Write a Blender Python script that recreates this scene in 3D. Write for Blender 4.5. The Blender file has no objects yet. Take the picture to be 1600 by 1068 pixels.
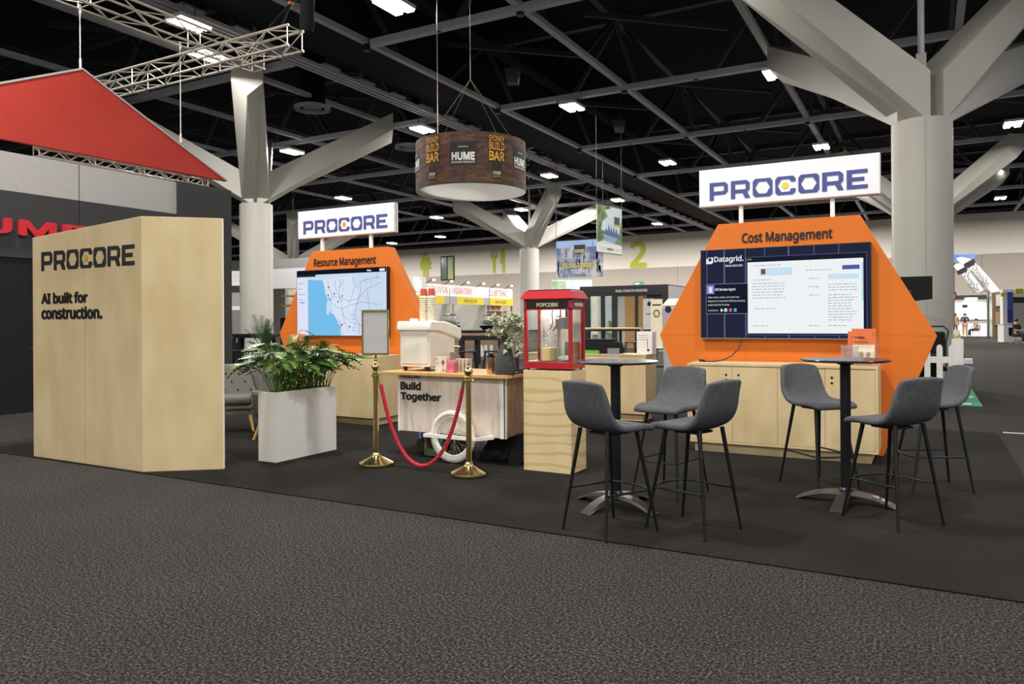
import bpy, bmesh, math, random
from mathutils import Vector, Matrix
random.seed(7)
PI = math.pi
C = bpy.context.scene.collection
scene = bpy.context.scene

# ------------------------------------------------------------------ camera, world, exposure
F_PX, YAW, HORIZON, ROLL, EYE = 1170.0, math.radians(28.95), 501.0, math.radians(-0.35), 1.34
cam_data = bpy.data.cameras.new('camera')
cam = bpy.data.objects.new('camera', cam_data); C.objects.link(cam)
cam_data.sensor_width = 36.0
cam_data.lens = F_PX / 1600 * 36.0
cam_data.clip_end = 300
cam_data.shift_y = -(534 - HORIZON) / 1600
cam.location = (0, 0, EYE)
cam.rotation_euler = (Matrix.Rotation(YAW, 3, 'Z') @ Matrix.Rotation(PI / 2, 3, 'X') @ Matrix.Rotation(ROLL, 3, 'Z')).to_euler()
scene.camera = cam

world = bpy.data.worlds.new('world'); scene.world = world
world.use_nodes = True
world.node_tree.nodes['Background'].inputs[0].default_value = (0.96, 0.98, 1.0, 1)
world.node_tree.nodes['Background'].inputs[1].default_value = 0.44

scene.view_settings.view_transform = 'Standard'
scene.view_settings.look = 'None'
scene.view_settings.exposure = 0.0
scene.view_settings.gamma = 1.0
scene.view_settings.use_curve_mapping = False
scene.cycles.transparent_max_bounces = 32

# hall lamps outside the picture as fill; far rows added to brighten the end wall
LAMP_W = 330.0
def hall_lamp(x, y, z=8.55, w=LAMP_W, parent=None):
    l = bpy.data.lights.new('hall_lamp', 'AREA'); l.shape = 'RECTANGLE'; l.size = 0.6; l.size_y = 0.9
    l.energy = w; l.color = (1.0, 0.965, 0.91)
    o = bpy.data.objects.new('hall_lamp', l); C.objects.link(o)
    if parent: o.parent = parent; o.location = (0, 0, -0.09)
    else: o.location = (x, y, z)
    return o
for hx in (-17, -10.5, -4, 3, 9.5):
    for hy, hw_ in ((-14, 350), (-5, 440), (4.2, 440)):
        hall_lamp(hx, hy, w=hw_ + (120 if hy == 4.2 and hx in (-4, -10.5) else 0))
for hx, hy, hw_ in ((-4, 13.8, 180), (3, 13.8, 100), (9.5, 13.8, 100), (9.5, 24, 200), (-23.6, 4, 330), (-30, 13.5, 330), (-37, 33.8, 400), (9.5, 34, 250),
                    (-10.4, 44, 450), (-3.9, 44, 400), (3, 44, 400), (-44, 34, 600), (-50, 45, 900), (-50, 57.5, 1300), (-29.5, 57.5, 1300), (-10.5, 57.5, 1300), (-3.9, 57.5, 1100), (10, 57.5, 900)):
    hall_lamp(hx, hy, w=hw_)

# ------------------------------------------------------------------ pixel helpers (1600 x 1068 frame)
_c, _s, _cr, _sr = math.cos(YAW), math.sin(YAW), math.cos(ROLL), math.sin(ROLL)
def _ray(px, py):
    dx, dy = px - 800, py - HORIZON
    x = dx * _cr + dy * _sr; y = -dx * _sr + dy * _cr
    return Vector((-_s + _c * x / F_PX, _c + _s * x / F_PX, -y / F_PX))
EYEP = Vector((0, 0, EYE))
def FL(px, py, z=0.0):
    r = _ray(px, py); return EYEP + r * ((z - EYE) / r.z)
def AY(px, py, Y):
    r = _ray(px, py); return EYEP + r * (Y / r.y)
def AX(px, py, X):
    r = _ray(px, py); return EYEP + r * (X / r.x)
def AD(px, py, d): return EYEP + _ray(px, py) * d

# ------------------------------------------------------------------ materials
def lin(c):
    if isinstance(c, str):
        c = [int(c[i:i + 2], 16) / 255 for i in (0, 2, 4)]
        c = [x / 12.92 if x <= 0.04045 else ((x + 0.055) / 1.055) ** 2.4 for x in c]
    return (c[0], c[1], c[2], 1)
def mat(name, col, rough=0.5, metal=0.0, col2=None, scale=8.0, stretch=(1, 1, 1), detail=4.0, bump=0.0, lo=0.35, hi=0.65, emit=0.0, spec=None):
    m = bpy.data.materials.new(name); m.use_nodes = True
    nt = m.node_tree; b = nt.nodes['Principled BSDF']
    b.inputs['Roughness'].default_value = rough; b.inputs['Metallic'].default_value = metal
    b.inputs['Base Color'].default_value = lin(col)
    if spec is not None: b.inputs['Specular IOR Level'].default_value = spec
    if emit:
        b.inputs['Emission Color'].default_value = lin(col); b.inputs['Emission Strength'].default_value = emit
    tc = nt.nodes.new('ShaderNodeTexCoord'); mp = nt.nodes.new('ShaderNodeMapping')
    mp.inputs['Scale'].default_value = stretch
    nz = nt.nodes.new('ShaderNodeTexNoise'); nz.inputs['Scale'].default_value = scale; nz.inputs['Detail'].default_value = detail
    nt.links.new(tc.outputs['Object'], mp.inputs['Vector']); nt.links.new(mp.outputs[0], nz.inputs['Vector'])
    if col2 is None:
        a = lin(col); col2 = tuple(min(1, x * 1.06) for x in a[:3])
    rp = nt.nodes.new('ShaderNodeValToRGB')
    rp.color_ramp.elements[0].position = lo; rp.color_ramp.elements[1].position = hi
    rp.color_ramp.elements[0].color = lin(col); rp.color_ramp.elements[1].color = lin(col2)
    nt.links.new(nz.outputs['Fac'], rp.inputs['Fac']); nt.links.new(rp.outputs['Color'], b.inputs['Base Color'])
    if emit: nt.links.new(rp.outputs['Color'], b.inputs['Emission Color'])
    if bump:
        bp = nt.nodes.new('ShaderNodeBump'); bp.inputs['Strength'].default_value = bump; bp.inputs['Distance'].default_value = 0.01
        nt.links.new(nz.outputs['Fac'], bp.inputs['Height']); nt.links.new(bp.outputs[0], b.inputs['Normal'])
    return m
def carpet_mat(name, c0, c1, c2, scale, blot=(0.8, 1.15), det=3):
    m = mat(name, c0, 0.95, spec=0.1); nt = m.node_tree; b = nt.nodes['Principled BSDF']
    tc = nt.nodes.new('ShaderNodeTexCoord')
    n1 = nt.nodes.new('ShaderNodeTexNoise'); n1.inputs['Scale'].default_value = scale; n1.inputs['Detail'].default_value = det; n1.inputs['Roughness'].default_value = 0.75 if det < 5 else 0.9
    n2 = nt.nodes.new('ShaderNodeTexNoise'); n2.inputs['Scale'].default_value = 1.3; n2.inputs['Detail'].default_value = 4
    nt.links.new(tc.outputs['Object'], n1.inputs['Vector']); nt.links.new(tc.outputs['Object'], n2.inputs['Vector'])
    rp = nt.nodes.new('ShaderNodeValToRGB'); e = rp.color_ramp.elements
    e[0].position = 0.36; e[0].color = lin(c0); e[1].position = 0.66; e[1].color = lin(c2)
    k = e.new(0.5); k.color = lin(c1)
    nt.links.new(n1.outputs['Fac'], rp.inputs['Fac'])
    mr = nt.nodes.new('ShaderNodeMapRange'); mr.inputs[1].default_value = 0.3; mr.inputs[2].default_value = 0.7
    mr.inputs[3].default_value = blot[0]; mr.inputs[4].default_value = blot[1]
    nt.links.new(n2.outputs['Fac'], mr.inputs[0])
    mx = nt.nodes.new('ShaderNodeMix'); mx.data_type = 'RGBA'; mx.blend_type = 'MULTIPLY'; mx.inputs[0].default_value = 1
    nt.links.new(rp.outputs['Color'], mx.inputs[6]); nt.links.new(mr.outputs[0], mx.inputs[7])
    nt.links.new(mx.outputs[2], b.inputs['Base Color'])
    bp = nt.nodes.new('ShaderNodeBump'); bp.inputs['Strength'].default_value = 0.04; bp.inputs['Distance'].default_value = 0.004
    nt.links.new(n1.outputs['Fac'], bp.inputs['Height']); nt.links.new(bp.outputs[0], b.inputs['Normal'])
    return m
def wave_mat(name, c0, c1, scale, dist, stretch=(1, 1, 1), direction='Z', rough=0.5, lo=0.0, hi=1.0):
    m = mat(name, c0, rough); nt = m.node_tree; b = nt.nodes['Principled BSDF']
    tc = nt.nodes.new('ShaderNodeTexCoord'); mp = nt.nodes.new('ShaderNodeMapping'); mp.inputs['Scale'].default_value = stretch
    w = nt.nodes.new('ShaderNodeTexWave'); w.wave_type = 'BANDS'; w.bands_direction = direction
    w.inputs['Scale'].default_value = scale; w.inputs['Distortion'].default_value = dist
    w.inputs['Detail'].default_value = 2.5; w.inputs['Detail Scale'].default_value = 1.2
    nt.links.new(tc.outputs['Object'], mp.inputs[0]); nt.links.new(mp.outputs[0], w.inputs['Vector'])
    rp = nt.nodes.new('ShaderNodeValToRGB'); rp.color_ramp.elements[0].position = lo; rp.color_ramp.elements[1].position = hi
    rp.color_ramp.elements[0].color = lin(c0); rp.color_ramp.elements[1].color = lin(c1)
    nt.links.new(w.outputs['Fac'], rp.inputs['Fac']); nt.links.new(rp.outputs['Color'], b.inputs['Base Color'])
    return m
def brick_mat(name, a, b_, mortar, scale, bw, bh):
    m = mat(name, a, 0.7); nt = m.node_tree; b = nt.nodes['Principled BSDF']
    tc = nt.nodes.new('ShaderNodeTexCoord')
    br = nt.nodes.new('ShaderNodeTexBrick'); br.inputs['Scale'].default_value = scale
    br.inputs['Color1'].default_value = lin(a); br.inputs['Color2'].default_value = lin(b_); br.inputs['Mortar'].default_value = lin(mortar)
    br.inputs['Brick Width'].default_value = bw; br.inputs['Row Height'].default_value = bh; br.inputs['Mortar Size'].default_value = 0.006
    nt.links.new(tc.outputs['UV'], br.inputs['Vector'])
    nz = nt.nodes.new('ShaderNodeTexNoise'); nz.inputs['Scale'].default_value = 5; nt.links.new(tc.outputs['UV'], nz.inputs['Vector'])
    mx = nt.nodes.new('ShaderNodeMix'); mx.data_type = 'RGBA'; mx.blend_type = 'OVERLAY'; mx.inputs[0].default_value = 0.8
    nt.links.new(br.outputs['Color'], mx.inputs[6]); nt.links.new(nz.outputs['Fac'], mx.inputs[7])
    nt.links.new(mx.outputs[2], b.inputs['Base Color'])
    return m
def emis(name, col, s=1.0):
    m = bpy.data.materials.new(name); m.use_nodes = True; nt = m.node_tree
    nt.nodes.remove(nt.nodes['Principled BSDF'])
    e = nt.nodes.new('ShaderNodeEmission'); e.inputs[0].default_value = lin(col); e.inputs[1].default_value = s
    nt.links.new(e.outputs[0], nt.nodes['Material Output'].inputs[0]); return m
def pane(name, col='ffffff', clear=0.88, rough=0.03, haze=0.0):
    m = bpy.data.materials.new(name); m.use_nodes = True; nt = m.node_tree
    nt.nodes.remove(nt.nodes['Principled BSDF'])
    t = nt.nodes.new('ShaderNodeBsdfTransparent'); t.inputs[0].default_value = lin(col)
    g = nt.nodes.new('ShaderNodeBsdfGlossy'); g.inputs['Roughness'].default_value = rough
    mx = nt.nodes.new('ShaderNodeMixShader'); mx.inputs[0].default_value = 1 - clear
    nt.links.new(t.outputs[0], mx.inputs[1]); nt.links.new(g.outputs[0], mx.inputs[2])
    out = mx.outputs[0]
    if haze:
        d = nt.nodes.new('ShaderNodeBsdfDiffuse'); d.inputs[0].default_value = (.9, .9, .9, 1); m2 = nt.nodes.new('ShaderNodeMixShader'); m2.inputs[0].default_value = haze
        nt.links.new(out, m2.inputs[1]); nt.links.new(d.outputs[0], m2.inputs[2]); out = m2.outputs[0]
    nt.links.new(out, nt.nodes['Material Output'].inputs[0]); return m

M = dict(
    floor=carpet_mat('grey_speckled_carpet', '040404', '1a1817', '86827d', 75, (0.9, 1.1), 8),
    black_carpet=carpet_mat('black_carpet', '191816', '22201e', '2c2a28', 180, (0.75, 1.2)),
    ply=mat('birch_plywood', 'ccb589', 0.5, col2='d8c49b', scale=3.2, stretch=(1.2, 1.2, 0.5), detail=5, spec=0.25),
    ply_dark=mat('birch_plywood_edge', 'b0976a', 0.55, spec=0.25),
    pine=wave_mat('pine_plywood', 'dfca9a', 'cdb27c', 1.1, 7.0, (1.0, 1.0, 3.0), 'Z', 0.55, 0.72, 1.0),
    oak=mat('oak_worktop', 'c39a5e', 0.45, col2='d4ae73', scale=6, stretch=(1, 9, 9)),
    washed=mat('washed_timber', 'e6d9cd', 0.6, col2='d6c5b7', scale=4, stretch=(4, 4, 0.7), spec=0.2),
    washed_dark=mat('weathered_timber', 'b59c88', 0.65, col2='9d8371', scale=5, stretch=(5, 5, 0.8), spec=0.2),
    white=mat('white_paint', 'e9e7e3', 0.5), white_gloss=mat('white_plastic', 'eceae4', 0.3),
    offwhite=mat('ivory_plastic', 'e6e1d5', 0.4),
    planter=mat('white_planter', 'eeece8', 0.45, col2='f4f2ee', scale=2),
    column=mat('column_paint', 'b9b5ad', 0.45, col2='bebab2', scale=1.2),
    wall_white=mat('wall_white', 'e4dcd0', 0.6), wall_grey=mat('wall_grey', 'a89e93', 0.6),
    orange=mat('orange_panel', 'd87127', 0.55, col2='da742a', scale=2, spec=0.25),
    black=mat('black_plastic', '17171a', 0.4), black_matt=mat('black_matt', '19191b', 0.8, spec=0.2),
    dark=mat('charcoal_panel', '39383a', 0.6, spec=0.3), dark2=mat('charcoal_recess', '1d1c20', 0.7, spec=0.2),
    band=mat('grey_panel', 'a9a6a4', 0.55),
    red=mat('red_fabric', 'ad382f', 0.8, col2='b13d34', scale=1.5, spec=0.2), red_gloss=mat('red_enamel', 'b3232a', 0.28),
    red_rope=mat('red_rope', 'b3142b', 0.6), red_letter=mat('red_letter', 'c8242f', 0.4),
    brass=mat('polished_brass', 'e8d592', 0.16, 1.0), brass_dark=mat('brass_frame', 'b8a468', 0.25, 1.0),
    chrome=mat('chrome', 'd4d4d4', 0.15, 1.0), steel=mat('steel', 'b9b5ae', 0.3, 1.0), alu=mat('truss_aluminium', 'c9c4b8', 0.38, 0.7),
    black_metal=mat('black_metal', '1a1a1c', 0.38, 0.3), iron=mat('dark_iron', '4a4643', 0.38, 0.6),
    fabric=mat('charcoal_fabric', '505154', 0.9, col2='5e5f62', scale=90, stretch=(1, 1, 0.25), bump=0.2, spec=0.15),
    arm_fabric=mat('grey_upholstery', '6a6965', 0.9, col2='757470', scale=80, spec=0.15),
    leg_wood=mat('beech_leg', 'cfa56a', 0.5),
    table=mat('grey_tabletop', '3a3a3e', 0.22),
    letter=mat('black_lettering', '1b1b1d', 0.45), navy=mat('navy_lettering', '3f4580', 0.5, emit=0.25),
    leaf=mat('green_leaf', '3f6128', 0.3, col2='678a42', scale=9), stem=mat('leaf_stem', '5d7a35', 0.5),
    soil=mat('soil', '2a2019', 0.9),
    palm=mat('palm_leaf', '33502c', 0.4, col2='4b6a3b', scale=12),
    sage=mat('variegated_leaf', '6f8062', 0.5, col2='93a083', scale=20), cream_leaf=mat('cream_leaf_edge', 'd5d6b8', 0.5),
    vase=mat('charcoal_ceramic', '46474a', 0.45), glass=pane('clear_glass', 'fafcfb', 0.93, 0.03, 0.09), pane=pane('window_glass', 'f6f9f8', 0.93),
    acrylic=pane('clear_acrylic', 'faf8fa', 0.93, 0.06, 0.08),
    fork_green=mat('lime_graphic', 'b9b936', 0.6),
    deck=mat('black_ceiling', '18181f', 0.8, spec=0.15), steel_dark=mat('dark_steelwork', '2b2b30', 0.6), purlin=mat('grey_steelwork', 'b4b4c0', 0.5),
    lamp=emis('lamp_white', 'fff3dc', 14.0), spot=emis('spot_white', 'fff6e6', 6.0),
    lightbox=mat('lightbox_face', 'dedee2', 0.5, emit=0.16),
    teal=mat('green_mat', '3f9f74', 0.8), green=mat('bright_green', '57b23a', 0.6),
    yellow=mat('yellow_band', 'd3c02f', 0.6), cream=mat('cream_paper', 'e7dcc2', 0.7), cup_red=mat('cup_red', 'c5503a', 0.6),
    blue=mat('blue_plastic', '5b74b8', 0.5), navy_cloth=mat('navy_cloth', '2b3b86', 0.7), pink=mat('pink_card', 'e0788f', 0.6),
    kernel=mat('popcorn_kernels', 'd9b24c', 0.6, col2='e9d38a', scale=120), brown=mat('brown_timber', '7d6248', 0.6, col2='9a7b5b', scale=5, stretch=(1, 1, 6)),
    wood_door=mat('timber_door', 'c49a62', 0.5, col2='b98d55', scale=4, stretch=(5, 5, .5)),
    skin=mat('skin', 'c99a7d', 0.6), hair=mat('brown_hair', '4a3324', 0.7), cloth_dark=mat('dark_cloth', '2a2b31', 0.85), cloth_tan=mat('tan_cloth', 'a48a63', 0.85), cloth_white=mat('pale_cloth', 'c9c6c0', 0.85),
    lilac=mat('lilac_grey_plastic', 'a9a6b2', 0.4), brochure=mat('orange_card', 'd9703c', 0.6),
    rubber=mat('white_rubber', 'dedbd2', 0.7), brick=brick_mat('dark_timber_brick', '6b4431', '3b2c26', '1d1817', 5.0, 0.9, 0.22),
)

# ------------------------------------------------------------------ mesh builder
class MB:
    def __init__(s): s.v = []; s.f = []; s.m = []; s.k = 0; s.uv = None
    def add(s, vs, fs):
        n = len(s.v); s.v += [Vector(p) for p in vs]; s.f += [[i + n for i in f] for f in fs]; s.m += [s.k] * len(fs); return s
    def box(s, x0, x1, y0, y1, z0, z1):
        vs = [(x, y, z) for z in (z0, z1) for x, y in ((x0, y0), (x1, y0), (x1, y1), (x0, y1))]
        return s.add(vs, [(3, 2, 1, 0), (4, 5, 6, 7), (0, 1, 5, 4), (1, 2, 6, 5), (2, 3, 7, 6), (3, 0, 4, 7)])
    def beam(s, p, q, w, h, up=(0, 0, 1)):
        p, q, up = Vector(p), Vector(q), Vector(up); d = (q - p).normalized()
        if abs(d.dot(up)) > 0.98: up = Vector((0, 1, 0))
        a = d.cross(up).normalized(); b = a.cross(d).normalized()
        vs = [c + a * i * w / 2 + b * j * h / 2 for c in (p, q) for i, j in ((-1, -1), (1, -1), (1, 1), (-1, 1))]
        return s.add(vs, [(3, 2, 1, 0), (4, 5, 6, 7), (0, 1, 5, 4), (1, 2, 6, 5), (2, 3, 7, 6), (3, 0, 4, 7)])
    def cyl(s, p, q, r, r2=None, n=12):
        p, q = Vector(p), Vector(q); d = (q - p).normalized(); r2 = r if r2 is None else r2
        a = d.orthogonal().normalized(); b = d.cross(a)
        vs = [c + (a * math.cos(2 * PI * i / n) + b * math.sin(2 * PI * i / n)) * rr for c, rr in ((p, r), (q, r2)) for i in range(n)]
        fs = [(i, (i + 1) % n, n + (i + 1) % n, n + i) for i in range(n)] + [list(range(n))[::-1], list(range(n, 2 * n))]
        return s.add(vs, fs)
    def tube(s, pts, r, n=8, closed=False, r2=None):
        pts = [Vector(p) for p in pts]; N = len(pts); rings = []; a = None
        for i, p in enumerate(pts):
            if closed: t = (pts[(i + 1) % N] - pts[i - 1]).normalized()
            else: t = (pts[min(i + 1, N - 1)] - pts[max(i - 1, 0)]).normalized()
            a = t.orthogonal().normalized() if a is None else (a - t * a.dot(t)).normalized()
            b = t.cross(a); rr = r if r2 is None else r + (r2 - r) * i / (N - 1)
            rings.append([p + (a * math.cos(2 * PI * k / n) + b * math.sin(2 * PI * k / n)) * rr for k in range(n)])
        vs = [v for g in rings for v in g]; fs = []
        for i in range(N if closed else N - 1):
            j = (i + 1) % N
            fs += [(i * n + k, i * n + (k + 1) % n, j * n + (k + 1) % n, j * n + k) for k in range(n)]
        if not closed: fs += [list(range(n))[::-1], list(range((N - 1) * n, N * n))]
        return s.add(vs, fs)
    def lathe(s, prof, c=(0, 0, 0), n=24, cap=True):
        c = Vector(c); vs = []; fs = []; K = len(prof)
        for r, z in prof: vs += [c + Vector((r * math.cos(2 * PI * i / n), r * math.sin(2 * PI * i / n), z)) for i in range(n)]
        for k in range(K - 1): fs += [(k * n + i, k * n + (i + 1) % n, (k + 1) * n + (i + 1) % n, (k + 1) * n + i) for i in range(n)]
        if cap: fs += [list(range(n))[::-1], list(range((K - 1) * n, K * n))]
        return s.add(vs, fs)
    def prism(s, poly, o, u, v, d):
        """polygon (a,b) in plane o + a*u + b*v, extruded by vector d"""
        o, u, v, d = Vector(o), Vector(u), Vector(v), Vector(d); n = len(poly)
        A = [o + u * a + v * b for a, b in poly]; vs = A + [p + d for p in A]
        fs = [list(range(n)), list(range(n, 2 * n))[::-1]] + [(i, n + i, n + (i + 1) % n, (i + 1) % n) for i in range(n)]
        return s.add(vs, fs)
    def hull(s, bot, top):
        n = len(bot); return s.add(list(bot) + list(top), [list(range(n))[::-1], list(range(n, 2 * n))] + [(i, (i + 1) % n, n + (i + 1) % n, n + i) for i in range(n)])
    def ball(s, c, r, n=12, sx=1, sy=1, sz=1):
        c = Vector(c); m = n // 2; vs = []; fs = []
        for j in range(m + 1):
            t = PI * j / m
            vs += [c + Vector((sx * r * math.sin(t) * math.cos(2 * PI * i / n), sy * r * math.sin(t) * math.sin(2 * PI * i / n), sz * r * math.cos(t))) for i in range(n)]
        for j in range(m): fs += [(j * n + i, (j + 1) * n + i, (j + 1) * n + (i + 1) % n, j * n + (i + 1) % n) for i in range(n)]
        return s.add(vs, fs)

def finish(me, smooth):
    bm = bmesh.new(); bm.from_mesh(me)
    bmesh.ops.remove_doubles(bm, verts=bm.verts, dist=1e-5)
    bmesh.ops.dissolve_degenerate(bm, dist=1e-6, edges=bm.edges)
    bmesh.ops.recalc_face_normals(bm, faces=bm.faces)
    bm.to_mesh(me); bm.free()
    if smooth:
        me.shade_smooth(); me.set_sharp_from_angle(angle=math.radians(smooth))
def obj(name, mb, m, parent=None, world=False, bevel=0, smooth=35, label=None, clean=True):
    off = parent_root(parent).location if (world and parent) else Vector((0, 0, 0))
    me = bpy.data.meshes.new(name); me.from_pydata([tuple(v - off) for v in mb.v], [], mb.f)
    ms = m if isinstance(m, (list, tuple)) else [m]
    for x in ms: me.materials.append(M[x] if isinstance(x, str) else x)
    if len(ms) > 1:
        for p, k in zip(me.polygons, mb.m): p.material_index = k
    if clean: finish(me, smooth)
    o = bpy.data.objects.new(name, me); C.objects.link(o)
    if parent: o.parent = parent
    if bevel:
        b = o.modifiers.new('bevel', 'BEVEL'); b.width = bevel; b.segments = 2; b.limit_method = 'ANGLE'; b.angle_limit = math.radians(40)
    if label: o['label'] = label
    return o
def parent_root(o):
    while o.parent: o = o.parent
    return o
def tag(o, label, cat, group=None):
    o['label'] = label; o['category'] = cat
    if group: o['group'] = group
    return o
def thing(name, label, cat, loc=(0, 0, 0), rz=0, group=None):
    o = bpy.data.objects.new(name, None); C.objects.link(o); o.empty_display_size = 0.1
    o.location = loc; o.rotation_euler = (0, 0, rz)
    return tag(o, label, cat, group)
def struct(name, mb, m, smooth=0, parent=None, **k):
    o = obj(name, mb, m, parent, smooth=smooth, **k); o['kind'] = 'structure'; return o
def dup(root, loc, rz=None, label=None):
    r = root.copy(); C.objects.link(r); r.location = loc
    if rz is not None: r.rotation_euler = (0, 0, rz)
    if label: r['label'] = label
    for ch in root.children:
        c = ch.copy(); C.objects.link(c); c.parent = r
        for g in ch.children:
            d = g.copy(); C.objects.link(d); d.parent = c
    return r

# ------------------------------------------------------------------ lettering and flat shapes
import os
FONT = None
try:
    for _p in (os.path.join(bpy.utils.resource_path('LOCAL'), 'datafiles', 'fonts', 'NotoSansHebrew-Regular.woff2'), os.path.join(bpy.utils.system_resource('DATAFILES'), 'fonts', 'NotoSansHebrew-Regular.woff2')):
        if os.path.exists(_p): FONT = bpy.data.fonts.load(_p); break
except Exception: FONT = None
def _curve_mesh(cu, name):
    t = bpy.data.objects.new('tmp', cu); C.objects.link(t)
    dg = bpy.context.evaluated_depsgraph_get(); me = bpy.data.meshes.new_from_object(t.evaluated_get(dg))
    bpy.data.objects.remove(t); bpy.data.curves.remove(cu); me.name = name; return me
def thicken(me, b):
    """bolder lettering: the same flat glyphs laid side by side within a small radius"""
    if b <= 0: return me
    vs = [v.co.copy() for v in me.vertices]; fs = [list(p.vertices) for p in me.polygons]; V, Fc = [], []
    for k in range(9):
        o = Vector((0, 0, 0)) if k == 8 else Vector((math.cos(k * PI / 4) * b, math.sin(k * PI / 4) * b, k * .0008)); n = len(V)
        V += [tuple(v + o) for v in vs]; Fc += [[i + n for i in f] for f in fs]
    me2 = bpy.data.meshes.new(me.name); me2.from_pydata(V, [], Fc); bpy.data.meshes.remove(me); return me2
def place_mesh(me, name, m, parent, P, u, up, w, h, depth=0.0, world=True, keep=False, sk=0.0, label=None):
    """fit a flat mesh (xy) to a w x h rectangle whose lower-left corner is P"""
    off = parent_root(parent).location if (world and parent) else Vector((0, 0, 0))
    xs = [v.co.x for v in me.vertices]; ys = [v.co.y for v in me.vertices]
    x0, x1, y0, y1 = min(xs), max(xs), min(ys), max(ys)
    fx = w / max(1e-6, x1 - x0); fy = (h / max(1e-6, y1 - y0)) if h else fx
    if keep: fx = fy = min(fx, fy)
    P, u, up = Vector(P), Vector(u).normalized(), Vector(up).normalized(); nn = u.cross(up)
    for v in me.vertices:
        q = P + u * (v.co.x - x0) * fx + up * (v.co.y - y0) * fy + nn * v.co.z - off; v.co = q
    me.materials.clear(); me.materials.append(M[m] if isinstance(m, str) else m)
    o = bpy.data.objects.new(name, me); C.objects.link(o); o.parent = parent
    if label: o['label'] = label
    return o
def text(s, m, parent, P, u, w, h=None, up=(0, 0, 1), depth=0.002, bold=0.012, name='lettering', world=True, align='LEFT', gap=1.0, label=None):
    cu = bpy.data.curves.new('t', 'FONT'); cu.body = s; cu.extrude = 0.0 if depth < .01 else depth; cu.resolution_u = 3; cu.align_x = align; cu.space_line = gap
    if FONT: cu.font = FONT
    return place_mesh(thicken(_curve_mesh(cu, name), bold), name, m, parent, P, u, up, w, h, world=world, label=label)
def shape_mesh(polys, depth=0.002, name='shape'):
    cu = bpy.data.curves.new('c', 'CURVE'); cu.dimensions = '2D'; cu.fill_mode = 'BOTH'; cu.extrude = depth
    for p in polys:
        sp = cu.splines.new('POLY'); sp.points.add(len(p) - 1); sp.use_cyclic_u = True
        for q, (a, b) in zip(sp.points, p): q.co = (a, b, 0, 1)
    return _curve_mesh(cu, name)
def hexa(cx, cy, rx, ry): return [(cx + rx, cy), (cx + rx / 2, cy + ry), (cx - rx / 2, cy + ry), (cx - rx, cy), (cx - rx / 2, cy - ry), (cx + rx / 2, cy - ry)]
def logo_polys():
    out = []; g = 1.14
    def sh(p, k): return [(a + k * g, b) for a, b in p]
    P = [(0, 0), (0, 1), (.82, 1), (.98, .85), (.98, .46), (.82, .3), (.22, .3), (.22, 0)]; Ph = [(.22, .5), (.22, .8), (.74, .8), (.77, .77), (.77, .53), (.74, .5)]
    R = [(0, 0), (0, 1), (.82, 1), (.98, .85), (.98, .48), (.86, .35), (1.0, 0), (.74, 0), (.6, .3), (.22, .3), (.22, 0)]
    O = [(.12, 0), (0, .14), (0, .86), (.12, 1), (.88, 1), (1, .86), (1, .14), (.88, 0)]
    Cc = [(.12, 0), (0, .14), (0, .86), (.12, 1), (.88, 1), (1, .86), (1, .68), (.78, .68), (.7, .84), (.3, .84), (.12, .5), (.3, .16), (.7, .16), (.78, .32), (1, .32), (1, .14), (.88, 0)]
    E = [(0, 0), (0, 1), (.95, 1), (.95, .8), (.24, .8), (.24, .6), (.8, .6), (.8, .4), (.24, .4), (.24, .2), (.95, .2), (.95, 0)]
    hx = hexa(.5, .5, .38, .33)
    out += [sh(P, 0), sh(Ph, 0), sh(R, 1), sh(Ph, 1), sh(O, 2), sh(hx, 2), sh(Cc, 3), sh(O, 4), sh(hx, 4), sh(R, 5), sh(Ph, 5), sh(E, 6)]
    return out, (3 * g + .5), 6 * g + .95
def logo(m, mhex, parent, P, u, w, h, depth=0.003):
    polys, cx, W = logo_polys()
    place_mesh(shape_mesh(polys, depth), 'logo_lettering', m, parent, P, u, (0, 0, 1), w, h)
    k = w / W; P = Vector(P); u = Vector(u).normalized()
    place_mesh(shape_mesh([hexa(0, 0, 1, .87)], depth), 'logo_hexagon', mhex, parent, P + u * (cx - .19) * k + Vector((0, 0, h * (.5 - .165))), u, (0, 0, 1), .38 * k, h * .33)
X_, Y_, Z_ = Vector((1, 0, 0)), Vector((0, 1, 0)), Vector((0, 0, 1))
def quad_on(parent, name, m, P, u, w, h, t=0.002, up=(0, 0, 1), label=None):
    mb = MB(); u = Vector(u).normalized(); up = Vector(up); mb.prism([(0, 0), (w, 0), (w, h), (0, h)], P, u, up, u.cross(up) * t)
    return obj(name, mb, m, parent, world=True, smooth=0, label=label)
# ================================================================== THE HALL
struct('floor', MB().box(-95, 30, -20, 66, -0.2, 0), 'floor')
w = MB(); w.box(-95, 16, 65, 65.4, 0, 6.04); w.k = 1; w.box(-95, 16, 65, 65.4, 6.04, 9.06); w.k = 2; w.box(-95, 16, 65.0, 65.4, 9.06, 12.6)
struct('wall_back', w, ['wall_grey', 'wall_white', 'deck'])
for i, x in enumerate((-44.2, -33.5, -27.5, -19.2, -12.0, 3.6)):
    struct('trim_%d' % (i + 1), MB().box(x - .02, x + .02, 64.98, 65.01, 0, 6.03), mat('wall_joint', '8f867c', .7) if i == 0 else bpy.data.materials['wall_joint'])
struct('ceiling', MB().box(-95, 30, -20, 66, 12.6, 12.8), 'deck')
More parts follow.
